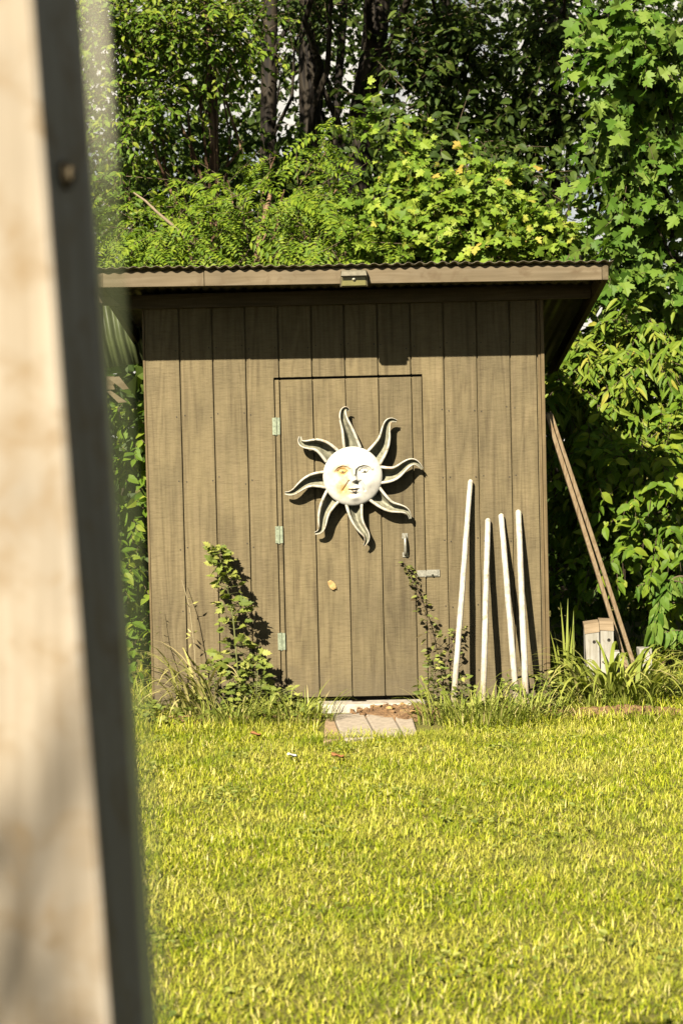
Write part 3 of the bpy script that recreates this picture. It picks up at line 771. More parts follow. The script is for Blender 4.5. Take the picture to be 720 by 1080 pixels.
def post_stub(label, x0, x1, ytop, slope, Yf):
    a, b = at(x0, ytop, Yf), at(x1, ytop, Yf)
    w = b[0] - a[0]; zt = a[2]; band = .055
    o = thing('post_offcut', label, 'post offcut', (a[0] + w / 2, Yf + w / 2, 0), 'short post offcuts beside the shed')
    g = Geo(); zl, zr = zt - (slope if slope > 0 else 0), zt - (-slope if slope < 0 else 0)
    v = [[a[0], Yf, 0], [b[0], Yf, 0], [b[0], Yf + w, 0], [a[0], Yf + w, 0], [a[0], Yf, zl - band], [b[0], Yf, zr - band], [b[0], Yf + w, zr], [a[0], Yf + w, zl]]
    g.add(v, [[0, 3, 2, 1], [0, 1, 5, 4], [1, 2, 6, 5], [2, 3, 7, 6], [3, 0, 4, 7]], 0)
    bevel(g.build('shaft', M['block_wood'], o), .003, 1)
    g = Geo(); e = .004
    v = [[a[0] - e, Yf - e, zl - band - .004], [b[0] + e * .2, Yf - e, zr - band - .004], [b[0] + e * .2, Yf + w + e, zr + .001], [a[0] - e, Yf + w + e, zl + .001]]
    v = np.array(v); v2 = v + [0, 0, .012]; v2[:2, 1] += .03; v2[:2, 2] += .045
    g.add(np.vstack([v, v2]), [[0, 3, 2, 1], [4, 5, 6, 7], [0, 1, 5, 4], [1, 2, 6, 5], [2, 3, 7, 6], [3, 0, 4, 7]])
    g.build('cut_end', M['block_end'], o)
    g = Geo(); c = [a[0] + w * .62, Yf - .0015, zt - band - .068]
    g.tube([c, [c[0], Yf + .002, c[2]]], .011, 10); g.build('bolt_hole', M['inside'], o)
post_stub('pale post offcut with one bolt hole and sloping cut top, beside the arching grass', 616.5, 631.3, 657, .012, .40)
post_stub('pale post offcut with one bolt hole, touching the leaning brown battens', 632.5, 646.5, 655, -.006, .40)
g = Geo(); YT_ = .95; a, b = at(643, 688, YT_), at(687, 684, YT_)
g.box((a[0], YT_, 0), (a[0] + .10, YT_ + .13, a[2])); g.box((a[0] + .10, YT_ + .04, 0), (b[0] - .085, YT_ + .13, a[2] - .05)); g.box((b[0] - .085, YT_, 0), (b[0], YT_ + .13, b[2]))
tag(bevel(g.build('timber_offcut', M['block_wood'], None, loc=(a[0], YT_, 0)), .004, 1), 'notched pale timber offcut lying on the ground behind the batten feet', 'timber')
a = at(696, 703, 1.6)
g = Geo(); g.tube([a, a + [.35, .05, .005], a + [.9, .12, .0]], [.05, .055, .05], 8)
tag(g.build('fallen_log', M['bark_red'], None, loc=(a[0], a[1], 0)), 'dark brown log lying under the drooping leafy branch', 'log')
a, b = at(579, 700, .25), at(576, 500, .12)
g = Geo(); tt = np.linspace(0, 1, 12); g.tube(a + (b - a) * tt[:, None] + rng.normal(0, .003, (12, 3)), .005 - .002 * tt, 6)
tag(g.build('dry_cane', M['cane'], None, loc=tuple(a)), 'thin dry pale cane standing against the shed corner', 'cane')

# threshold, pavers
g = Geo(); a = onground(331, 752); 
g.box((at(334, 742, -.03)[0], -.13, -.02), (at(448, 742, -.03)[0], .045, .052))
th_o = tag(bevel(g.build('threshold_slab', M['concrete'], None, loc=(1.2, 0, 0)), .012, 3), 'pale chipped concrete sill slab under the shed door', 'slab')
pv = [((351, 753), (383, 751.5), (397, 777), (362, 779.5)), ((384.5, 751.5), (411.5, 751), (425, 775), (398.5, 777)), ((413, 751), (433, 750.5), (440, 773), (426.5, 775))]
lb = ['cream paving slab below the door, the one next to the tan brick', 'cream paving slab below the door, between two others', 'cream paving slab below the door, nearest the bare soil and poles']
for q, l_ in zip(pv, lb):
    zt = .022; P4 = np.array([onground(a, b, zt) for a, b in q])
    g = Geo(); g.add(np.vstack([P4 - [0, 0, .04], P4]), [[0, 3, 2, 1][::-1], [4, 7, 6, 5][::-1], [0, 4, 5, 1][::-1], [1, 5, 6, 2][::-1], [2, 6, 7, 3][::-1], [3, 7, 4, 0][::-1]])
    bm = bmesh.new(); o = g.build('paving_slab', M['paver'], None, loc=tuple(P4.mean(0) * [1, 1, 0]))
    bm.from_mesh(o.data); bmesh.ops.recalc_face_normals(bm, faces=bm.faces); bm.to_mesh(o.data); bm.free()
    bevel(o, .008, 2); tag(o, l_, 'paving slab', 'paving slabs at the shed door')
P4 = np.array([onground(a, b, .016) for a, b in ((343, 757), (351, 755), (360, 779), (341, 782))])
g = Geo(); g.add(np.vstack([P4 - [0, 0, .05], P4]), [[0, 1, 2, 3], [7, 6, 5, 4], [0, 4, 5, 1], [1, 5, 6, 2], [2, 6, 7, 3], [3, 7, 4, 0]])
o = g.build('brick', M['brick'], None, loc=tuple(P4.mean(0) * [1, 1, 0])); bm = bmesh.new(); bm.from_mesh(o.data); bmesh.ops.recalc_face_normals(bm, faces=bm.faces); bm.to_mesh(o.data); bm.free()
tag(bevel(o, .006, 2), 'tan brick edging the paving slabs, half sunk in grass', 'brick')

def scrap(name, px, py, Y, size, mat, label, cat, vertical=False, group=None):
    c = at(px, py, Y) if vertical else onground(px, py, .035)
    g = Geo(); k = 7; uu, vv = np.meshgrid(np.linspace(-1, 1, k), np.linspace(-1, 1, k))
    w = np.sqrt(np.clip(1 - (vv * .9) ** 2, .05, 1))
    x = uu * w * size * .6; y = vv * size; z = size * (.28 * uu ** 2 + .16 * np.sin(vv * 2.2) + rng.normal(0, .06, uu.shape))
    p = np.stack([x, y * .7, z], -1).reshape(-1, 3)
    if vertical: p = np.stack([x, -np.abs(z) * .8 - .004, y], -1).reshape(-1, 3)
    rot = Matrix.Rotation(rng.uniform(0, 6), 3, 'Y' if vertical else 'Z'); p = p @ np.array(rot).T + c
    i = np.arange(k - 1)[:, None] * k + np.arange(k - 1)[None]
    g.add(p, np.stack([i, i + 1, i + 1 + k, i + k], -1).reshape(-1, 4), 0, True)
    o = g.build(name, mat, None, loc=tuple(c)); s = o.modifiers.new('t', 'SOLIDIFY'); s.thickness = .0012
    return tag(o, label, cat, group)
scrap('dry_leaf', 350, 617, -.004, .032, M['tan_leaf'], 'small curled tan leaf caught on the shed door below the sun', 'leaf', True)
scrap('white_flower', 308, 797, 0, .035, M['white_petal'], 'small white petal-like scrap lying on the lawn', 'petal')
scrap('fallen_leaf', 356, 798, 0, .045, M['dry_leaf'], 'reddish brown leaf on the lawn below the paving slabs', 'leaf', False, 'fallen leaves on the lawn')
scrap('fallen_leaf', 270, 775, 0, .04, M['dry_leaf'], 'reddish brown leaf on the lawn at the foot of the tall leafy weed', 'leaf', False, 'fallen leaves on the lawn')
for (a, b, l_) in ((398, 747, 'tan leaf on the concrete sill, the one nearest the middle of the door'), (410, 749, 'tan curled leaf at the edge of the middle paving slab'), (428, 745, 'tan leaf at the latch end of the sill, upper one'), (436, 752, 'tan leaf on bare soil beside the last paving slab')):
    c_ = scrap('fallen_leaf', a, b, 0, .05, M['tan_leaf'], l_, 'leaf', False, 'tan leaves on the door sill')

# ================================================================== LEAN-TO at the far left
lt = thing('lean_to', 'green corrugated sheet on a timber frame behind the left side of the shed', 'lean-to', at(120, 740, 1.0) * [1, 1, 0])
YP = 1.0
a, b = at(104, 318, YP), at(151, 318, YP); zb = at(128, 393, YP)[2]
g = Geo(); xs = np.linspace(a[0] - .35, b[0], 120); zz = np.array([a[2] + .12, (a[2] + zb) / 2, zb])
sh = np.array([-.05, 0.0, .045])
V = np.stack([np.stack([xs + s, YP + .022 * np.sign(np.sin(xs * 2 * np.pi / .066)) * np.abs(np.sin(xs * 2 * np.pi / .066)) ** .5, np.full(120, z) + (.10 * (xs - xs[0]) if z == zb else 0)], -1) for z, s in zip(zz, sh)])
i = np.arange(2)[:, None] * 120 + np.arange(119)[None]
g.add(V, np.stack([i, i + 1, i + 121, i + 120], -1).reshape(-1, 4), 0, True)
o = g.build('corrugated_sheet', M['panel_green'], lt); s = o.modifiers.new('t', 'SOLIDIFY'); s.thickness = .003
def slab4(name, q, Y, d, mat):
    P = np.array([at(x, y, Y) for x, y in q]); g = Geo()
    g.add(np.vstack([P, P + [0, d, 0]]), [[0, 1, 2, 3], [7, 6, 5, 4], [0, 4, 5, 1], [1, 5, 6, 2], [2, 6, 7, 3], [3, 7, 4, 0]])
    o = g.build(name, mat, lt); bm = bmesh.new(); bm.from_mesh(o.data); bmesh.ops.recalc_face_normals(bm, faces=bm.faces); bm.to_mesh(o.data); bm.free()
    return o
slab4('rail', ((113, 398), (126, 397), (136, 410), (130, 411)), .93, .04, M['fascia'])
slab4('rail', ((112, 412), (117, 412), (134, 424), (125, 425)), .90, .04, M['fascia'])
g = Geo(); pp = at(99, 400, .95); g.box((pp[0] - .05, .95, 0), (pp[0] + .04, 1.03, a[2] + .1)); pp2 = at(147, 400, 1.05)
g.build('post', M['beam'], lt)
g = Geo(); q = at(110, 404, 1.03); g.box((q[0] - .3, 1.03, q[2] - .045), (q[0] + .07, 1.068, q[2] + .045)); g.build('rail', M['beam'], lt)

# ================================================================== FOREGROUND POST AND CORD
YPST = -9.1
E0, E1 = at(34, 0, YPST), at(117, 1080, YPST)
u = nrm(E0 - E1); th = math.radians(11.5)
back_ = np.array([math.sin(th), math.cos(th), 0]); left_ = np.array([-math.cos(th), math.sin(th), 0])
back_ = nrm(back_ - u * (back_ @ u)); left_ = nrm(np.cross(u, back_)); left_ = left_ if left_[0] < 0 else -left_
fb = E1 + u * ((-.05 - E1[2]) / u[2]); ft = E1 + u * ((2.14 - E1[2]) / u[2]); S_ = .152
post = thing('wooden_post', 'weathered square timber post standing close to the viewer, out of focus', 'post', (fb[0], fb[1], 0))
g = Geo(); k = 30; t = np.linspace(0, 1, k)
c = fb + (ft - fb) * t[:, None]
ch = .006
prof = [(0 + ch, 0), (S_ - ch, 0), (S_, ch), (S_, S_ - ch), (S_ - ch, S_), (ch, S_), (0, S_ - ch), (0, ch)]
v = np.concatenate([c + left_ * a + back_ * b + (left_ * .0012 * np.sin(t * 37 + a * 60) + back_ * .001 * np.sin(t * 51 + b * 40))[:, ] if False else c + left_ * a + back_ * b for a, b in prof])
f = [[a * k + i, a * k + i + 1, ((a + 1) % 8) * k + i + 1, ((a + 1) % 8) * k + i] for a in range(8) for i in range(k - 1)]
g.add(v, f); g.F.append((np.array([[a * k for a in range(8)], [a * k + k - 1 for a in range(7, -1, -1)]]), 0, False))
o = g.build('shaft', M['post'], post); bm = bmesh.new(); bm.from_mesh(o.data); bmesh.ops.recalc_face_normals(bm, faces=bm.faces); bm.to_mesh(o.data); bm.free()
bc = E1 + u * ((at(48, 178, YPST)[2] - E1[2]) / u[2]) + back_ * .055
nr_ = -left_
g = Geo(); g.tube([bc + nr_ * .001, bc + nr_ * .006], .016, 14); g.tube([bc + nr_ * .006, bc + nr_ * .012], .009, 6); g.build('bolt_head', M['beam'], post)

def cord_mat():
    m, nt, b, out = new_mat('cord_lit_top')
    tc = nt.nodes.new('ShaderNodeTexCoord'); sp = nt.nodes.new('ShaderNodeSeparateXYZ'); nt.links.new(tc.outputs['Object'], sp.inputs[0])
    mr = N(nt, 'ShaderNodeMapRange'); mr.inputs[1].default_value = 1.66; mr.inputs[2].default_value = 1.78
    nt.links.new(sp.outputs[2], mr.inputs[0])
    c = ramp(nt, mr.outputs[0], [(0, (.06, .075, .03)), (.55, (.10, .11, .05)), (1, (.62, .58, .46))])  # sunlit top and shaded lower length put into the cord's colour
    nt.links.new(c, b.inputs['Base Color']); b.inputs['Roughness'].default_value = .8
    return m
YC = -10.3
c0, c1, c2, c3 = at(98, -40, YC), at(116, 260, YC), at(136, 560, YC), at(170, 1120, YC)
g = Geo(); tt = np.linspace(0, 1, 40); ctl = np.array([c0 + (c0 - c1) * 1.6, c0, c1, c2, c3, c3 + (c3 - c2) * 1.2])
pts = np.column_stack([np.interp(tt, np.linspace(0, 1, 6), ctl[:, q]) for q in range(3)])
g.tube(pts, .0017, 8)
tag(g.build('hanging_cord', cord_mat(), None, loc=(0, 0, 0)), 'thin blurred cord hanging right beside the close wooden post', 'cord')
# ================================================================== TREES
def clump(g, px, py, Y, rx, ry, dep, ntw, T, size, **kw):
    C = at(px, py, Y); s = pxm(Y)
    sprays(g, C, (rx / s, dep, ry / s), ntw, T, size, **kw)
    return C

def tree(name, label, cat, group, base, top, r0, r1, bark, leafm, clumps, T, size, tmat=None, extra=(), fork=None, **kw):
    """tapered trunk with limbs out to each foliage clump; clumps as (px, py, Y, rx, ry, depth, twigs)"""
    base = np.asarray(base, float); top = np.asarray(top, float)
    o = thing(name, label, cat, base, group)
    g = Geo(); k = 16; t = np.linspace(0, 1, k); wob = rng.normal(0, r0 * .35, (k, 3)); wob[0] = 0; wob[:, 2] = 0
    ker = np.ones(3) / 3
    for q in range(2): wob[:, q] = np.convolve(wob[:, q], ker, 'same')
    pts = base + (top - base) * t[:, None] + wob
    rad = (r0 + (r1 - r0) * t) * rng.uniform(.94, 1.06, k); rad[0] *= 1.5; rad[1] *= 1.12
    g.tube(pts, rad, 12)
    g2 = Geo(); CC = []
    for c in clumps:
        C = clump(g2, *c[:7], T, size, **{**kw, **(c[7] if len(c) > 7 else {})}); CC.append(C)
    for c in extra:                                                     # clumps given straight in metres
        sprays(g2, c[0], c[1], c[2], T, size, **kw); CC.append(np.asarray(c[0], float))
    for C in CC:
        s = np.clip((C[2] - base[2]) / max(top[2] - base[2], .1) - .22, .12, .97)
        j = int(s * (k - 1)); limb(g, pts[j], C, rad[j] * .42, .008, 6, .07)
    g.build('trunk', bark, o)
    g2.build('crown', [leafm, tmat or M['twig']], o)
    return o

TG = 'trees crowding behind the shed'
# --- dark trunks behind the shed roof, crowns above the frame
def trunk_line(px0, py0, px1, py1, Y):
    a, b = at(px0, py0, Y), at(px1, py1, Y)
    base = b + (b - a) * (b[2] / (a[2] - b[2])); top = a + (a - b) * 1.0
    return base, top
def high(base, top, n=5, spread=1.5):
    out = []
    for q in range(n):
        out.append((top + np.array([rng.normal(0, spread * .7), rng.normal(-.6, spread * .5), rng.uniform(-1.6, 1.8)]), (1.1, 1.0, .6), 60))
    return out
for px0, px1, w, Y, lab in ((283, 282, 18, 7.0, 'dark slim tree trunk above the roof, next to the thin reddish trunk'),
                            (327, 328, 24, 6.6, 'dark straight tree trunk above the roof, between a slim and a leaning one'),
                            (399, 382, 29, 6.8, 'thickest dark trunk above the roof, leaning slightly'),
                            (362, 352, 9, 8.0, 'thin dark sapling trunk against the bright gap in the trees')):
    b, t = trunk_line(px0, 0, px1, 155, Y)
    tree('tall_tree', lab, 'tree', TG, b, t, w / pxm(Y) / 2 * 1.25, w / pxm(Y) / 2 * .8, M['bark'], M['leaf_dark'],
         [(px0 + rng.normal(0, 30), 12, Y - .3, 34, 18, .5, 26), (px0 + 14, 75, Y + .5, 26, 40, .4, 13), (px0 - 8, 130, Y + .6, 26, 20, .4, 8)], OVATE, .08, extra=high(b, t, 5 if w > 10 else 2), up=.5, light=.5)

b, t = trunk_line(221, 60, 226, 190, 5.2)
tree('slender_tree', 'thin tree with a sunlit reddish trunk and fine round leaves', 'tree', TG, b, t, .062, .035, M['bark_red'], M['leaf_small'],
     [(150, 30, 4.4, 55, 40, .5, 150), (215, 28, 4.6, 55, 38, .5, 150), (150, 110, 4.3, 40, 45, .5, 60), (250, 70, 5.4, 18, 45, .4, 40), (196, 95, 4.9, 28, 45, .4, 30),
      (130, 190, 3.9, 40, 40, .4, 44), (250, 20, 5.0, 24, 26, .4, 44), (170, 165, 4.6, 40, 30, .4, 26), (240, 150, 5.6, 16, 18, .3, 14), (110, 60, 4.2, 40, 60, .5, 90)],
     OVATE, .068, extra=[((-1.2, 4.4, 6.0), (1.0, .8, .7), 140), ((-.2, 4.6, 6.3), (1.0, .8, .6), 140)], per=9, tlen=.42)

# --- locust with feathery leaves
b = np.array([-.4, 4.4, 0]); t = at(285, 205, 4.6)
tree('locust_tree', 'young tree with feathery many-fingered leaves behind the roof', 'tree', TG, b, t, .05, .02, M['bark_red'], M['leaf_locust'],
     [(185, 250, 3.3, 34, 20, .4, 20), (228, 262, 3.2, 30, 14, .3, 16), (262, 225, 3.4, 30, 20, .4, 20), (325, 248, 3.5, 34, 20, .4, 22), (355, 200, 3.9, 26, 24, .4, 16), (240, 190, 4.3, 24, 12, .4, 7), (300, 200, 4.2, 24, 16, .4, 12),
      (135, 255, 3.4, 26, 22, .4, 14), (372, 262, 3.2, 26, 14, .35, 14), (345, 158, 4.6, 24, 12, .3, 7), (290, 165, 4.8, 14, 10, .3, 4), (205, 215, 3.8, 20, 12, .3, 7), (290, 268, 3.1, 34, 10, .3, 12)],
     LEAFLET, .24, compound=8, per=4, tlen=.4, droop=.45, up=.6, light=.7, chaos=.35)

# --- bright maple over the roof
b = np.array([1.75, 4.6, 0]); t = at(470, 225, 4.6)
tree('maple_tree', 'bright yellow-green maple sapling glowing just above the corrugated roof', 'tree', TG, b, t, .07, .025, M['bark'], M['leaf_maple'],
     [(405, 235, 3.5, 40, 36, .4, 65), (455, 215, 3.6, 50, 40, .45, 90), (515, 240, 3.5, 50, 30, .4, 82), (575, 258, 3.5, 40, 20, .4, 57), (440, 172, 4.0, 26, 30, .4, 36), (420, 135, 4.4, 26, 20, .4, 13),
      (480, 262, 3.3, 60, 18, .35, 65), (500, 188, 4.2, 34, 20, .4, 21), (400, 262, 3.3, 40, 16, .3, 41), (548, 215, 4.0, 34, 20, .3, 27), (600, 270, 3.6, 26, 14, .3, 24)],
     MAPLE, .082, per=10, tlen=.36, droop=.45, light=.75, chaos=.8)

# --- shaded trees in the middle top
for (bx, by, px, py, lab, cl) in ((2.0, 7.4, 470, 60, 'shaded broad-leaved tree filling the dark top centre above the maple',
                          [(440, 40, 6.6, 45, 40, .7, 70), (500, 40, 6.8, 45, 40, .7, 70), (470, 105, 7.0, 50, 34, .7, 60), (535, 95, 7.0, 40, 36, .7, 54), (500, 145, 5.2, 50, 26, .5, 40), (420, 110, 5.4, 24, 26, .4, 18), (560, 190, 5.0, 36, 22, .4, 24), (445, 85, 6.9, 18, 26, .5, 18)]),
                         (3.3, 7.2, 580, 60, 'shaded tree with blue chinks of sky between its leaves, beside the pale near maple',
                          [(570, 40, 6.6, 50, 45, .7, 80), (600, 120, 7.0, 45, 40, .7, 50), (550, 160, 7.2, 40, 30, .7, 34), (640, 190, 7.4, 30, 24, .6, 12), (690, 150, 7.4, 50, 60, .7, 60), (660, 60, 7.2, 50, 60, .7, 60)])):
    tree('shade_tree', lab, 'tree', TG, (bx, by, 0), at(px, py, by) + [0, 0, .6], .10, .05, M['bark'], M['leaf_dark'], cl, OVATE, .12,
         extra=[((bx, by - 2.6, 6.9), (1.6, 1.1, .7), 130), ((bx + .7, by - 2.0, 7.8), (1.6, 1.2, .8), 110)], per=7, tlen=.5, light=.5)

# --- near maple with big leaves at the top corner
b = np.array([4.3, 3.4, 0]); t = at(735, -40, 3.0)
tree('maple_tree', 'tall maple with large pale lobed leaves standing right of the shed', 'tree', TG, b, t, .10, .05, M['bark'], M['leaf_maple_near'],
     [(690, 20, 2.4, 50, 36, .4, 22), (655, 50, 2.3, 40, 30, .35, 17), (700, 90, 2.4, 44, 34, .4, 19), (660, 120, 2.5, 36, 26, .35, 14), (700, 165, 2.5, 40, 30, .35, 15), (668, 180, 2.6, 40, 22, .3, 11),
      (690, 235, 2.6, 44, 28, .35, 17), (655, 245, 2.8, 32, 22, .3, 11), (720, 300, 2.6, 30, 40, .35, 12), (640, 15, 2.6, 30, 26, .3, 8), (610, 268, 3.0, 30, 18, .3, 7), (650, 300, 2.9, 40, 22, .3, 11), (690, 295, 2.7, 36, 22, .3, 10)],
     MAPLE, .122, per=9, tlen=.46, droop=.6, light=.7, chaos=.85)

# --- long-leaved shrub trees at the right
for (bx, by, tpx, tpy, lab, cl, den) in (
    (3.6, 3.2, 640, 380, 'tall shrub of long drooping bright leaves beside the shed eave',
     [(625, 372, 2.9, 40, 26, .4, 66), (680, 345, 2.8, 44, 28, .4, 60), (690, 395, 2.6, 40, 30, .4, 60), (620, 410, 2.8, 36, 24, .35, 60), (660, 430, 2.5, 40, 26, .4, 62), (605, 445, 3.0, 24, 20, .3, 36), (650, 385, 2.7, 34, 22, .3, 44), (720, 430, 2.5, 30, 40, .4, 44)], 1),
    (3.9, 3.0, 680, 520, 'dense shrub of dark glossy leaves under the bright drooping one',
     [(625, 480, 3.0, 40, 26, .4, 50), (680, 475, 2.7, 44, 28, .4, 50), (705, 520, 2.5, 34, 34, .4, 46), (650, 525, 2.9, 40, 26, .4, 44), (612, 530, 3.3, 30, 30, .35, 34), (690, 570, 2.7, 40, 26, .4, 36), (640, 575, 3.2, 40, 26, .4, 30), (600, 600, 3.6, 26, 40, .4, 28), (650, 625, 3.5, 50, 26, .4, 30), (715, 600, 3.0, 30, 30, .4, 26), (645, 478, 1.4, 34, 20, .25, 24), (695, 470, 1.6, 30, 24, .25, 26), (668, 535, 1.4, 34, 22, .25, 22), (704, 560, 1.6, 24, 30, .25, 26), (640, 588, 1.3, 24, 18, .2, 10), (690, 625, 1.8, 34, 16, .25, 14)], 0)):
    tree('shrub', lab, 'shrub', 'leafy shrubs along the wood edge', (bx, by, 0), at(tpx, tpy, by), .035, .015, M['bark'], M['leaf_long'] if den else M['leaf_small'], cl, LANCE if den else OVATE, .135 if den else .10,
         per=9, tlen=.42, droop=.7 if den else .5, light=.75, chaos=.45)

# --- left of the shed: shaded vines and saplings
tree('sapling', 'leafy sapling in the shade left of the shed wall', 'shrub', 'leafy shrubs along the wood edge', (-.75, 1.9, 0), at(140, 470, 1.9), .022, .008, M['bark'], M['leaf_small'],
     [(140, 470, 1.6, 22, 26, .3, 22), (135, 540, 1.5, 26, 30, .3, 24), (142, 610, 1.3, 24, 30, .3, 24), (136, 670, 1.2, 26, 26, .3, 26), (125, 430, 2.0, 22, 20, .3, 12)],
     OVATE, .10, per=7, tlen=.3, droop=.45)

# --- far wood, one mass: shaded leaves with gaps to the sky
g = Geo()
def far_mass(n, x0, x1, y0, y1, Yr, size, keep):
    px = rng.uniform(x0, x1, n); py = rng.uniform(y0, y1, n); Y_ = rng.uniform(*Yr, n)
    ok = keep(px, py); px, py, Y_ = px[ok], py[ok], Y_[ok]
    P = np.array([at(a, b, c) for a, b, c in zip(px, py, Y_)])
    P = P[P[:, 2] > .05]; n = len(P)
    put_leaves(g, OVATE if size < .1 else DIAMOND, P, nrm(rand_dirs(n) - UP * .6), nrm(UP * .5 + SUN * .3 + rng.normal(0, .7, (n, 3))), size * rng.uniform(.6, 1.4, n))
def gap(px, py):
    """thin places where the sky shows between the trunks"""
    s = np.zeros_like(px)
    for cx, cy, rx, ry, d in ((350, 100, 66, 56, .60), (302, 95, 18, 60, .62), (240, 130, 14, 26, .55), (415, 110, 22, 40, .85), (600, 110, 40, 45, .6), (618, 228, 38, 32, .93), (590, 175, 40, 40, .6), (640, 330, 30, 40, .6), (500, 70, 40, 30, .5),
                          (520, 232, 30, 12, .5), (690, 350, 30, 60, .5)):
        s = np.maximum(s, d * np.exp(-(((px - cx) / rx) ** 2 + ((py - cy) / ry) ** 2) ** 2))
    return rng.random(len(px)) > s
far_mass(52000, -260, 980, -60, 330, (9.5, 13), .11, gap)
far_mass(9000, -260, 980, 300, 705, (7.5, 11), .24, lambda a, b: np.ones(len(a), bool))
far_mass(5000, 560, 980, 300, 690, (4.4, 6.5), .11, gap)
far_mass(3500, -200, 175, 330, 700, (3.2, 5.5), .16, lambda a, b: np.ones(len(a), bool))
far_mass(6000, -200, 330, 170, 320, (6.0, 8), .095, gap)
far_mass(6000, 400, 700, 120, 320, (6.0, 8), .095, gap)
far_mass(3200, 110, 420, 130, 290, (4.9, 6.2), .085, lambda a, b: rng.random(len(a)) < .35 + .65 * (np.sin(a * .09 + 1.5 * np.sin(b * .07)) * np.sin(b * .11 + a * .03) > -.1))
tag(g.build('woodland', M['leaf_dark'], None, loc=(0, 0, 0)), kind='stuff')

# the tree behind the viewer whose leaves dapple the close post
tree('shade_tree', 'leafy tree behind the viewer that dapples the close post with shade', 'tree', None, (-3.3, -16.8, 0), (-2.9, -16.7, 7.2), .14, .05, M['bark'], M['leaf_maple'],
     [], MAPLE, .09, extra=[((-1.75 + .09 * q_, -16.0 + .2 * (q_ % 3), 5.95 + .115 * q_ + .05 * (q_ % 2)), (.30, .2, .08), 1) for q_ in (-1, 1, 2, 4, 5, 6)] + [((-3.3, -16.8, 6.9), (.6, .5, .4), 30)], per=6, tlen=.4)

# bare sunlit branch
p0, p1, p2 = at(141, 203, 2.9), at(166, 224, 2.95), at(196, 252, 3.05)
g = Geo(); g.tube([p0, (p0 + p1) / 2 + [0, 0, .012], p1, (p1 + p2) / 2 + [0, 0, .01], p2, p2 + (p2 - p1) * 1.2], [.006, .009, .011, .013, .015, .017], 7)
tag(g.build('bare_branch', M['twig_pale'], None, loc=tuple(p0)), 'bare pale branch slanting among the leaves above the roof corner', 'branch')

# drooping leafy branch at the right edge
root = at(740, 690, 1.3)
o = thing('drooping_shrub', 'arching stem hung with big oval leaves at the right edge, low over the grass', 'shrub', (root[0] + .1, 1.3, 0))
g = Geo(); gl = Geo()
for path, sz in (([(762, 720), (750, 640), (722, 604), (700, 615), (693, 640), (688, 668)], .13), ([(765, 720), (752, 650), (728, 618), (712, 612), (690, 612), (672, 618)], .085), ([(768, 720), (760, 690), (735, 672), (715, 664), (696, 668)], .11)):
    P = np.array([at(a, b, 1.3 - .05 * q) for q, (a, b) in enumerate(path)]); tt = np.linspace(0, len(P) - 1, 40)
    P = np.column_stack([np.interp(tt, range(len(P)), P[:, q]) for q in range(3)])
    for q in range(3): P[3:-3, q] = np.convolve(P[:, q], np.ones(7) / 7, 'valid')
    g.tube(P, np.linspace(.011, .003, 40), 6)
    idx = np.arange(9, 40).repeat(3); d = nrm(np.gradient(P, axis=0))[idx]
    n = len(idx); sg = np.where(np.arange(n) % 2 == 0, 1., -1.)[:, None]
    put_leaves(gl, OVATE if sz > .1 else LANCE, P[idx] + rng.normal(0, .008, (n, 3)), nrm(d * .25 + np.array([.35, 0, 0]) * sg - UP * 1.0 + rng.normal(0, .25, (n, 3))), nrm(SUN * .9 + UP * .3 + rng.normal(0, .45, (n, 3))), sz * rng.uniform(.7, 1.25, n))
g.build('stem', M['twig'], o); gl.build('leaves', M['leaf_maple_near'], o)

# ================================================================== WEEDS BY THE SHED
def herb(name, label, cat, stem_pts, leafm, T, sizes, n, spread, r=.006, group=None, up=.4, light=.8, droop=.1, stemm=None, branches=0):
    P = np.array(stem_pts, float); tt = np.linspace(0, len(P) - 1, 30)
    P = np.column_stack([np.interp(tt, range(len(P)), P[:, q]) for q in range(3)])
    for q in range(3): P[2:-2, q] = np.convolve(P[:, q], np.ones(5) / 5, 'valid')
    o = thing(name, label, cat, P[0], group)
    g = Geo(); g.tube(P, np.linspace(r, r * .35, 30), 6); gl = Geo()
    t = rng.uniform(.05, 1, n); i = (t * 29).astype(int)
    az = rng.uniform(0, 2 * np.pi, n); sp = np.interp(t, [0, .25, 1], [spread, spread * .9, spread * .25]) * rng.uniform(.25, 1, n)
    out = np.column_stack([np.cos(az), np.sin(az), rng.uniform(-.1, .5, n)])
    q = P[i] + out * sp[:, None]
    q[:, 1] = np.minimum(q[:, 1], -.02)
    twig_tubes(g, P[i], q, .0022, 0)
    put_leaves(gl, T, q, nrm(out + UP * .1 - UP * droop + rng.normal(0, .3, (n, 3))), nrm(UP * up + SUN * light + rng.normal(0, .45, (n, 3))), np.interp(t, [0, 1], sizes) * rng.uniform(.6, 1.25, n))
    g.build('stem', stemm or M['stem'], o); gl.build('leaves', leafm, o)
    return o
def wp(*pp):   # pixel points with a distance from the wall each
    return [at(a, b, y) for a, b, y in pp]
herb('tall_weed', 'tallest leafy weed climbing the shed front left of the door, with toothed leaves', 'weed', wp((256, 752, -.24), (250, 700, -.22), (246, 650, -.19), (238, 610, -.16), (231, 585, -.14), (227, 577, -.13)), M['leaf_weed'], LOBED, (.082, .046), 215, .145, .006)
herb('leafy_weed', 'bushy low weed at the foot of the tallest weed', 'weed', wp((268, 758, -.34), (270, 735, -.33), (272, 710, -.30), (270, 690, -.28)), M['leaf_weed'], LOBED, (.08, .055), 90, .16, .005, 'low weeds left of the door')
herb('leafy_weed', 'bushy low weed left of the tallest weed, above the dry arching blades', 'weed', wp((228, 758, -.30), (228, 735, -.28), (226, 715, -.26), (222, 700, -.25)), M['leaf_weed'], LOBED, (.075, .05), 70, .15, .005, 'low weeds left of the door')
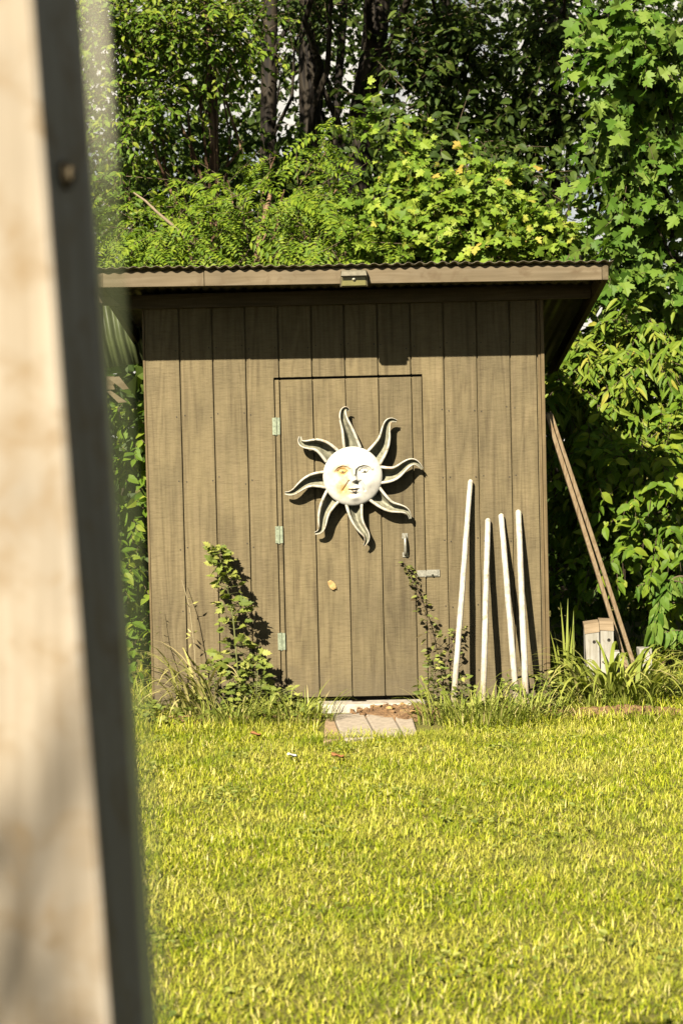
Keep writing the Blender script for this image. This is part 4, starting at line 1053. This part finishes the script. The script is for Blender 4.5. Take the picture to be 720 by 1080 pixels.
herb('dead_stalk', 'thin dry stalk with few yellow leaves beside the tallest weed', 'weed', wp((207, 752, -.2), (206, 690, -.16), (200, 640, -.11), (192, 612, -.07)), M['blade_dry'], LANCE, (.05, .03), 16, .06, .0045, 'dry stalks by the shed', stemm=M['cane'])
herb('dead_stalk', 'bare thin stalk next to the left corner of the shed front', 'weed', wp((184, 750, -.2), (178, 700, -.14), (170, 670, -.1), (168, 640, -.07)), M['leaf_vine'], LANCE, (.03, .02), 6, .05, .0035, 'dry stalks by the shed', stemm=M['twig'])
herb('dead_stalk', 'short bare stalk standing between the leafy weed and the hinged door edge', 'weed', wp((279, 752, -.2), (279, 720, -.15), (278, 706, -.12)), M['leaf_vine'], LANCE, (.03, .02), 3, .03, .0045, 'dry stalks by the shed', stemm=M['twig'])
herb('climbing_vine', 'straggling small-leaved vine climbing over the latched edge of the door', 'vine', wp((462, 752, -.2), (458, 700, -.13), (450, 650, -.08), (437, 615, -.05), (424, 590, -.035)), M['leaf_vine'], OVATE, (.05, .028), 95, .085, .004, stemm=M['twig'])
herb('climbing_vine', 'short side shoot of reddish small leaves sprawling toward the tallest pole', 'vine', wp((466, 752, -.2), (470, 700, -.13), (475, 680, -.10), (482, 668, -.07), (488, 660, -.05)), M['leaf_vine'], OVATE, (.05, .03), 60, .09, .004, stemm=M['twig'])
for (a, b, h, lab) in ((455, 752, 60, 'low leafy weed by the latched edge of the door'), (487, 756, 44, 'low weed at the foot of the tallest pole'), (536, 756, 40, 'low weed between the feet of the short poles'), (300, 752, 26, 'small weed at the hinged edge of the sill'), (575, 752, 42, 'low weed under the shed corner')):
    herb('low_weed', lab, 'weed', wp((a, b, -.32), (a + 2, b - h * .5, -.30), (a - 2, b - h, -.27)), M['leaf_weed'], OVATE, (.05, .035), 70, .15, .004, 'low weeds along the shed base')

def tuft(name, label, cat, px, py, n, L, W, bend, rad, mat, lean=.35, group=None, aim=None, z=0.0):
    c = onground(px, py, z)
    a = rng.uniform(0, 2 * np.pi, n); q = rad * np.sqrt(rng.random(n))
    P0 = np.column_stack([c[0] + q * np.cos(a), c[1] + q * np.sin(a) * .7, np.full(n, z - .005)])
    b = a + rng.normal(0, .5, n) if aim is None else np.radians(rng.normal(aim[0], aim[1], n))
    sp = rng.uniform(.03, lean, n)
    D = np.column_stack([np.cos(b) * sp, np.sin(b) * sp, np.ones(n)])
    g = Geo(); strips(g, P0, D, rng.uniform(*L, n), rng.uniform(*W, n), rng.uniform(*bend, n), 8)
    return tag(g.build(name, mat, None, loc=(c[0], c[1], 0)), label, cat, group)
tuft('arching_grass', 'big clump of broad arching strap leaves right of the shed corner', 'grass clump', 650, 745, 150, (.32, .74), (.018, .034), (1.8, 2.7), .25, M['blade'], .7)
tuft('arching_grass', 'trio of stiff upright blades rising from the strap-leaved clump', 'grass clump', 597, 742, 9, (.42, .66), (.018, .028), (.1, .5), .06, M['blade'], .22)
tuft('arching_grass', 'pale yellow arching blades at the left foot of the shed front', 'grass clump', 208, 760, 46, (.38, .78), (.014, .024), (1.5, 2.5), .12, M['blade_dry'], .5, None, (205, 45))
for (a, b, l_) in ((245, 765, 'loose green tuft in front of the tallest weed'), (312, 763, 'loose green tuft left of the tan brick'), (480, 762, 'loose grass tuft in front of the tallest pole'), (515, 765, 'loose grass tuft around the bare pole foot'), (555, 762, 'loose grass tuft in front of the poles nearest the corner'), (655, 748, 'loose grass tuft in front of the timber offcut'), (697, 735, 'loose grass tuft under the drooping leafy stem'), (165, 752, 'loose green tuft at the left corner of the shed')):
    tuft('grass_tuft', l_, 'grass clump', a, b, 150, (.12, .32), (.006, .011), (.6, 2.2), .24, M['blade'], .6, 'loose grass tufts along the shed')

# ================================================================== LAWN: mown grass, far too many blades to count
def lawn(n, x0, x1, y0, y1, h, w, keep=None):
    x = rng.uniform(x0, x1, n); y = rng.uniform(y0, y1, n)
    k = np.ones(n, bool) if keep is None else keep(x, y)
    x, y = x[k], y[k]; n = len(x)
    patch = .5 + .5 * np.sin(x * 2.3 + 1.3 * np.sin(y * 1.9)) * np.sin(y * 2.9 + 1.1 * np.sin(x * 3.1))
    a = rng.uniform(0, 2 * np.pi, n); sp = rng.uniform(.15, 1.7, n)
    D = np.column_stack([np.cos(a) * sp, np.sin(a) * sp, np.ones(n)])
    z = .012 * np.sin(x * 1.7 + .5) * np.cos(y * 1.3) * (y < -1)
    cl = np.sin(x * 31 + 2 * np.sin(y * 13)) * np.sin(y * 27 + 2 * np.sin(x * 11)) + .6 * np.sin(x * 67 + y * 23) * np.sin(y * 71 - x * 19)
    patch = patch * .6 + .35 * np.clip(cl + .3, 0, 1.4)
    strips(LG, np.column_stack([x, y, z - .004]), D, rng.uniform(h[0], h[1], n) * (.75 + .5 * patch), rng.uniform(w[0], w[1], n), rng.uniform(.2, 1.9, n), 2)
LG = Geo()
def off_pavers(x, y):
    for cx, cy, rx, ry in SOIL:
        k_ = ((x - cx) / rx) ** 2 + ((y - cy) / ry) ** 2 < rng.uniform(.35, 1.0, len(x))
        x = np.where(k_ & (rng.random(len(x)) < (.97 if cx < 2.1 and cx > 1 else .62)), 1.4, x); y = np.where(x == 1.4, -.5, y)
    return ~((y > -.93) & (x > 1.03) & (x < 1.75) & (y < 0)) & ~((x > -.02) & (x < 2.46) & (y > -.04) & (y < 2.46))
def wedge_keep(x, y):
    d = y + 11; return off_pavers(x, y) & (np.abs(x - 1.33) < d * .21 + .25)
lawn(330000, -1.6, 4.2, -6.6, -.75, (.018, .056), (.0030, .0066), wedge_keep)
lawn(14000, -.6, 3.6, -.85, -.15, (.03, .11), (.004, .008), off_pavers)
lawn(22000, 2.5, 6.0, -.8, 3.0, (.04, .16), (.005, .009), off_pavers)
lawn(9000, -3.0, 0, -.8, 2.5, (.04, .16), (.005, .009), off_pavers)
lawn(45000, -6, 7.5, -9.5, -.3, (.03, .075), (.005, .009), lambda x, y: off_pavers(x, y) & ~wedge_keep(x, y))
lawn(1500, -1.4, 4.0, -6.4, -.9, (.06, .13), (.004, .006), off_pavers)
x_ = rng.uniform(1.0, 1.85, 700); y_ = onground(390, 779)[1] + rng.normal(-.085, .025, 700); a_ = rng.uniform(0, 6.28, 700)
strips(LG, np.column_stack([x_, y_, np.zeros(700)]), np.column_stack([np.cos(a_) * .4, np.sin(a_) * .4, np.ones(700)]), rng.uniform(.03, .08, 700), rng.uniform(.003, .006, 700), rng.uniform(.2, 1.5, 700), 2)
tag(LG.build('lawn', M['lawn'], None, loc=(0, 0, 0)), kind='stuff')
g = Geo(); cx_ = rng.uniform(-1.2, 4.2, 130); cy_ = rng.uniform(-6.2, -.9, 130); kk_ = rng.integers(8, 40, 130)
x = np.repeat(cx_, kk_) + rng.normal(0, .07, kk_.sum()); y = np.repeat(cy_, kk_) + rng.normal(0, .07, kk_.sum()); k = off_pavers(x, y); x, y = x[k], y[k]; n = len(x); a = rng.uniform(0, 6.28, n)
put_leaves(g, OVATE, np.column_stack([x, y, rng.uniform(.008, .035, n)]), nrm(np.column_stack([np.cos(a), np.sin(a), rng.uniform(-.1, .6, n)])), nrm(UP * .8 + SUN * .4 + rng.normal(0, .4, (n, 3))), rng.uniform(.014, .034, n))
tag(g.build('clover', M['leaf_weed'], None, loc=(0, 0, 0)), kind='stuff')
# ground-cover leaves in the strip by the wall
g = Geo(); n = 2600
x = rng.uniform(-.9, 4.2, n); y = np.where(x < 2.5, rng.uniform(-.62, -.05, n), rng.uniform(-.5, 2.2, n)); k = off_pavers(x, y) & (rng.random(n) < .35 + .65 * (np.sin(x * 7) * np.sin(y * 9 + x * 3) > -.1)); x, y = x[k], y[k]; n = len(x)
a = rng.uniform(0, 6.28, n)
put_leaves(g, OVATE, np.column_stack([x, y, rng.uniform(.01, .10, n)]), nrm(np.column_stack([np.cos(a), np.sin(a), rng.uniform(-.2, .8, n)])), nrm(UP * .7 + SUN * .5 + rng.normal(0, .5, (n, 3))), rng.uniform(.025, .06, n))
tag(g.build('ground_cover', M['leaf_weed'], None, loc=(0, 0, 0)), kind='stuff')

# ================================================================== LIGHT, SKY, CAMERA
sun_d = bpy.data.lights.new('sun', 'SUN'); sun_d.energy = 5.0; sun_d.angle = math.radians(.53); sun_d.color = (1.0, .91, .74)
sun_o = bpy.data.objects.new('sun', sun_d); COL.objects.link(sun_o)
sun_o.rotation_euler = Vector(tuple(-SUN)).to_track_quat('-Z', 'Y').to_euler(); sun_o.location = tuple(SUN * 30)
world = bpy.data.worlds.new('World'); scene.world = world; world.use_nodes = True
nt = world.node_tree; nt.nodes.clear()
sky = nt.nodes.new('ShaderNodeTexSky'); sky.sky_type = 'NISHITA'; sky.sun_disc = False
sky.sun_elevation = math.asin(SUN[2]); sky.sun_rotation = math.atan2(SUN[0], SUN[1])
sky.dust_density = .3; sky.ozone_density = .6; sky.air_density = .38
bg = nt.nodes.new('ShaderNodeBackground'); bg.inputs[1].default_value = .05
wo = nt.nodes.new('ShaderNodeOutputWorld')
# added white cloud bank low beyond the wood, brightening the sky gaps
tc = nt.nodes.new('ShaderNodeTexCoord'); sp = nt.nodes.new('ShaderNodeSeparateXYZ'); nt.links.new(tc.outputs['Generated'], sp.inputs[0])
cn = noise(nt, tc.outputs['Generated'], 7, 6, .6, .3)
m1 = N(nt, 'ShaderNodeMapRange'); m1.inputs[1].default_value = .35; m1.inputs[2].default_value = .7; nt.links.new(sp.outputs[1], m1.inputs[0])
m2 = N(nt, 'ShaderNodeMapRange'); m2.inputs[1].default_value = .5; m2.inputs[2].default_value = .25; nt.links.new(sp.outputs[2], m2.inputs[0])
m3 = N(nt, 'ShaderNodeMapRange'); m3.inputs[1].default_value = .36; m3.inputs[2].default_value = .52; nt.links.new(cn, m3.inputs[0])
a1 = N(nt, 'ShaderNodeMath', operation='MULTIPLY'); nt.links.new(m1.outputs[0], a1.inputs[0]); nt.links.new(m2.outputs[0], a1.inputs[1])
a2 = N(nt, 'ShaderNodeMath', operation='MULTIPLY'); nt.links.new(a1.outputs[0], a2.inputs[0]); nt.links.new(m3.outputs[0], a2.inputs[1])
warm = mix(nt, 1.0, sky.outputs[0], (1.15, 1.0, .66), 'MULTIPLY')
skyc = mix(nt, a2.outputs[0], warm, (8.6, 8.0, 6.9))
nt.links.new(skyc, bg.inputs[0]); nt.links.new(bg.outputs[0], wo.inputs[0])

cd = bpy.data.cameras.new('camera'); cam = bpy.data.objects.new('camera', cd); COL.objects.link(cam)
cd.sensor_fit = 'VERTICAL'; cd.sensor_height = 36; cd.lens = FPX / 1080 * 36
cd.clip_start = .05; cd.clip_end = 2000
R3 = np.column_stack([AX[:, 0], AX[:, 2], -AX[:, 1]])
mw = Matrix(R3.tolist()).to_4x4(); mw.translation = Vector(CAM.tolist()); cam.matrix_world = mw
cd.dof.use_dof = True; cd.dof.focus_distance = 11.0; cd.dof.aperture_fstop = (cd.lens / 1000) / .0135
scene.camera = cam
scene.view_settings.view_transform = 'Standard'; scene.view_settings.look = 'None'
scene.view_settings.exposure = 1.3; scene.view_settings.gamma = 1
scene.render.engine = 'CYCLES'
scene.cycles.max_bounces = 6; scene.cycles.diffuse_bounces = 0; scene.cycles.transparent_max_bounces = 4
scene.cycles.sample_clamp_indirect = 6
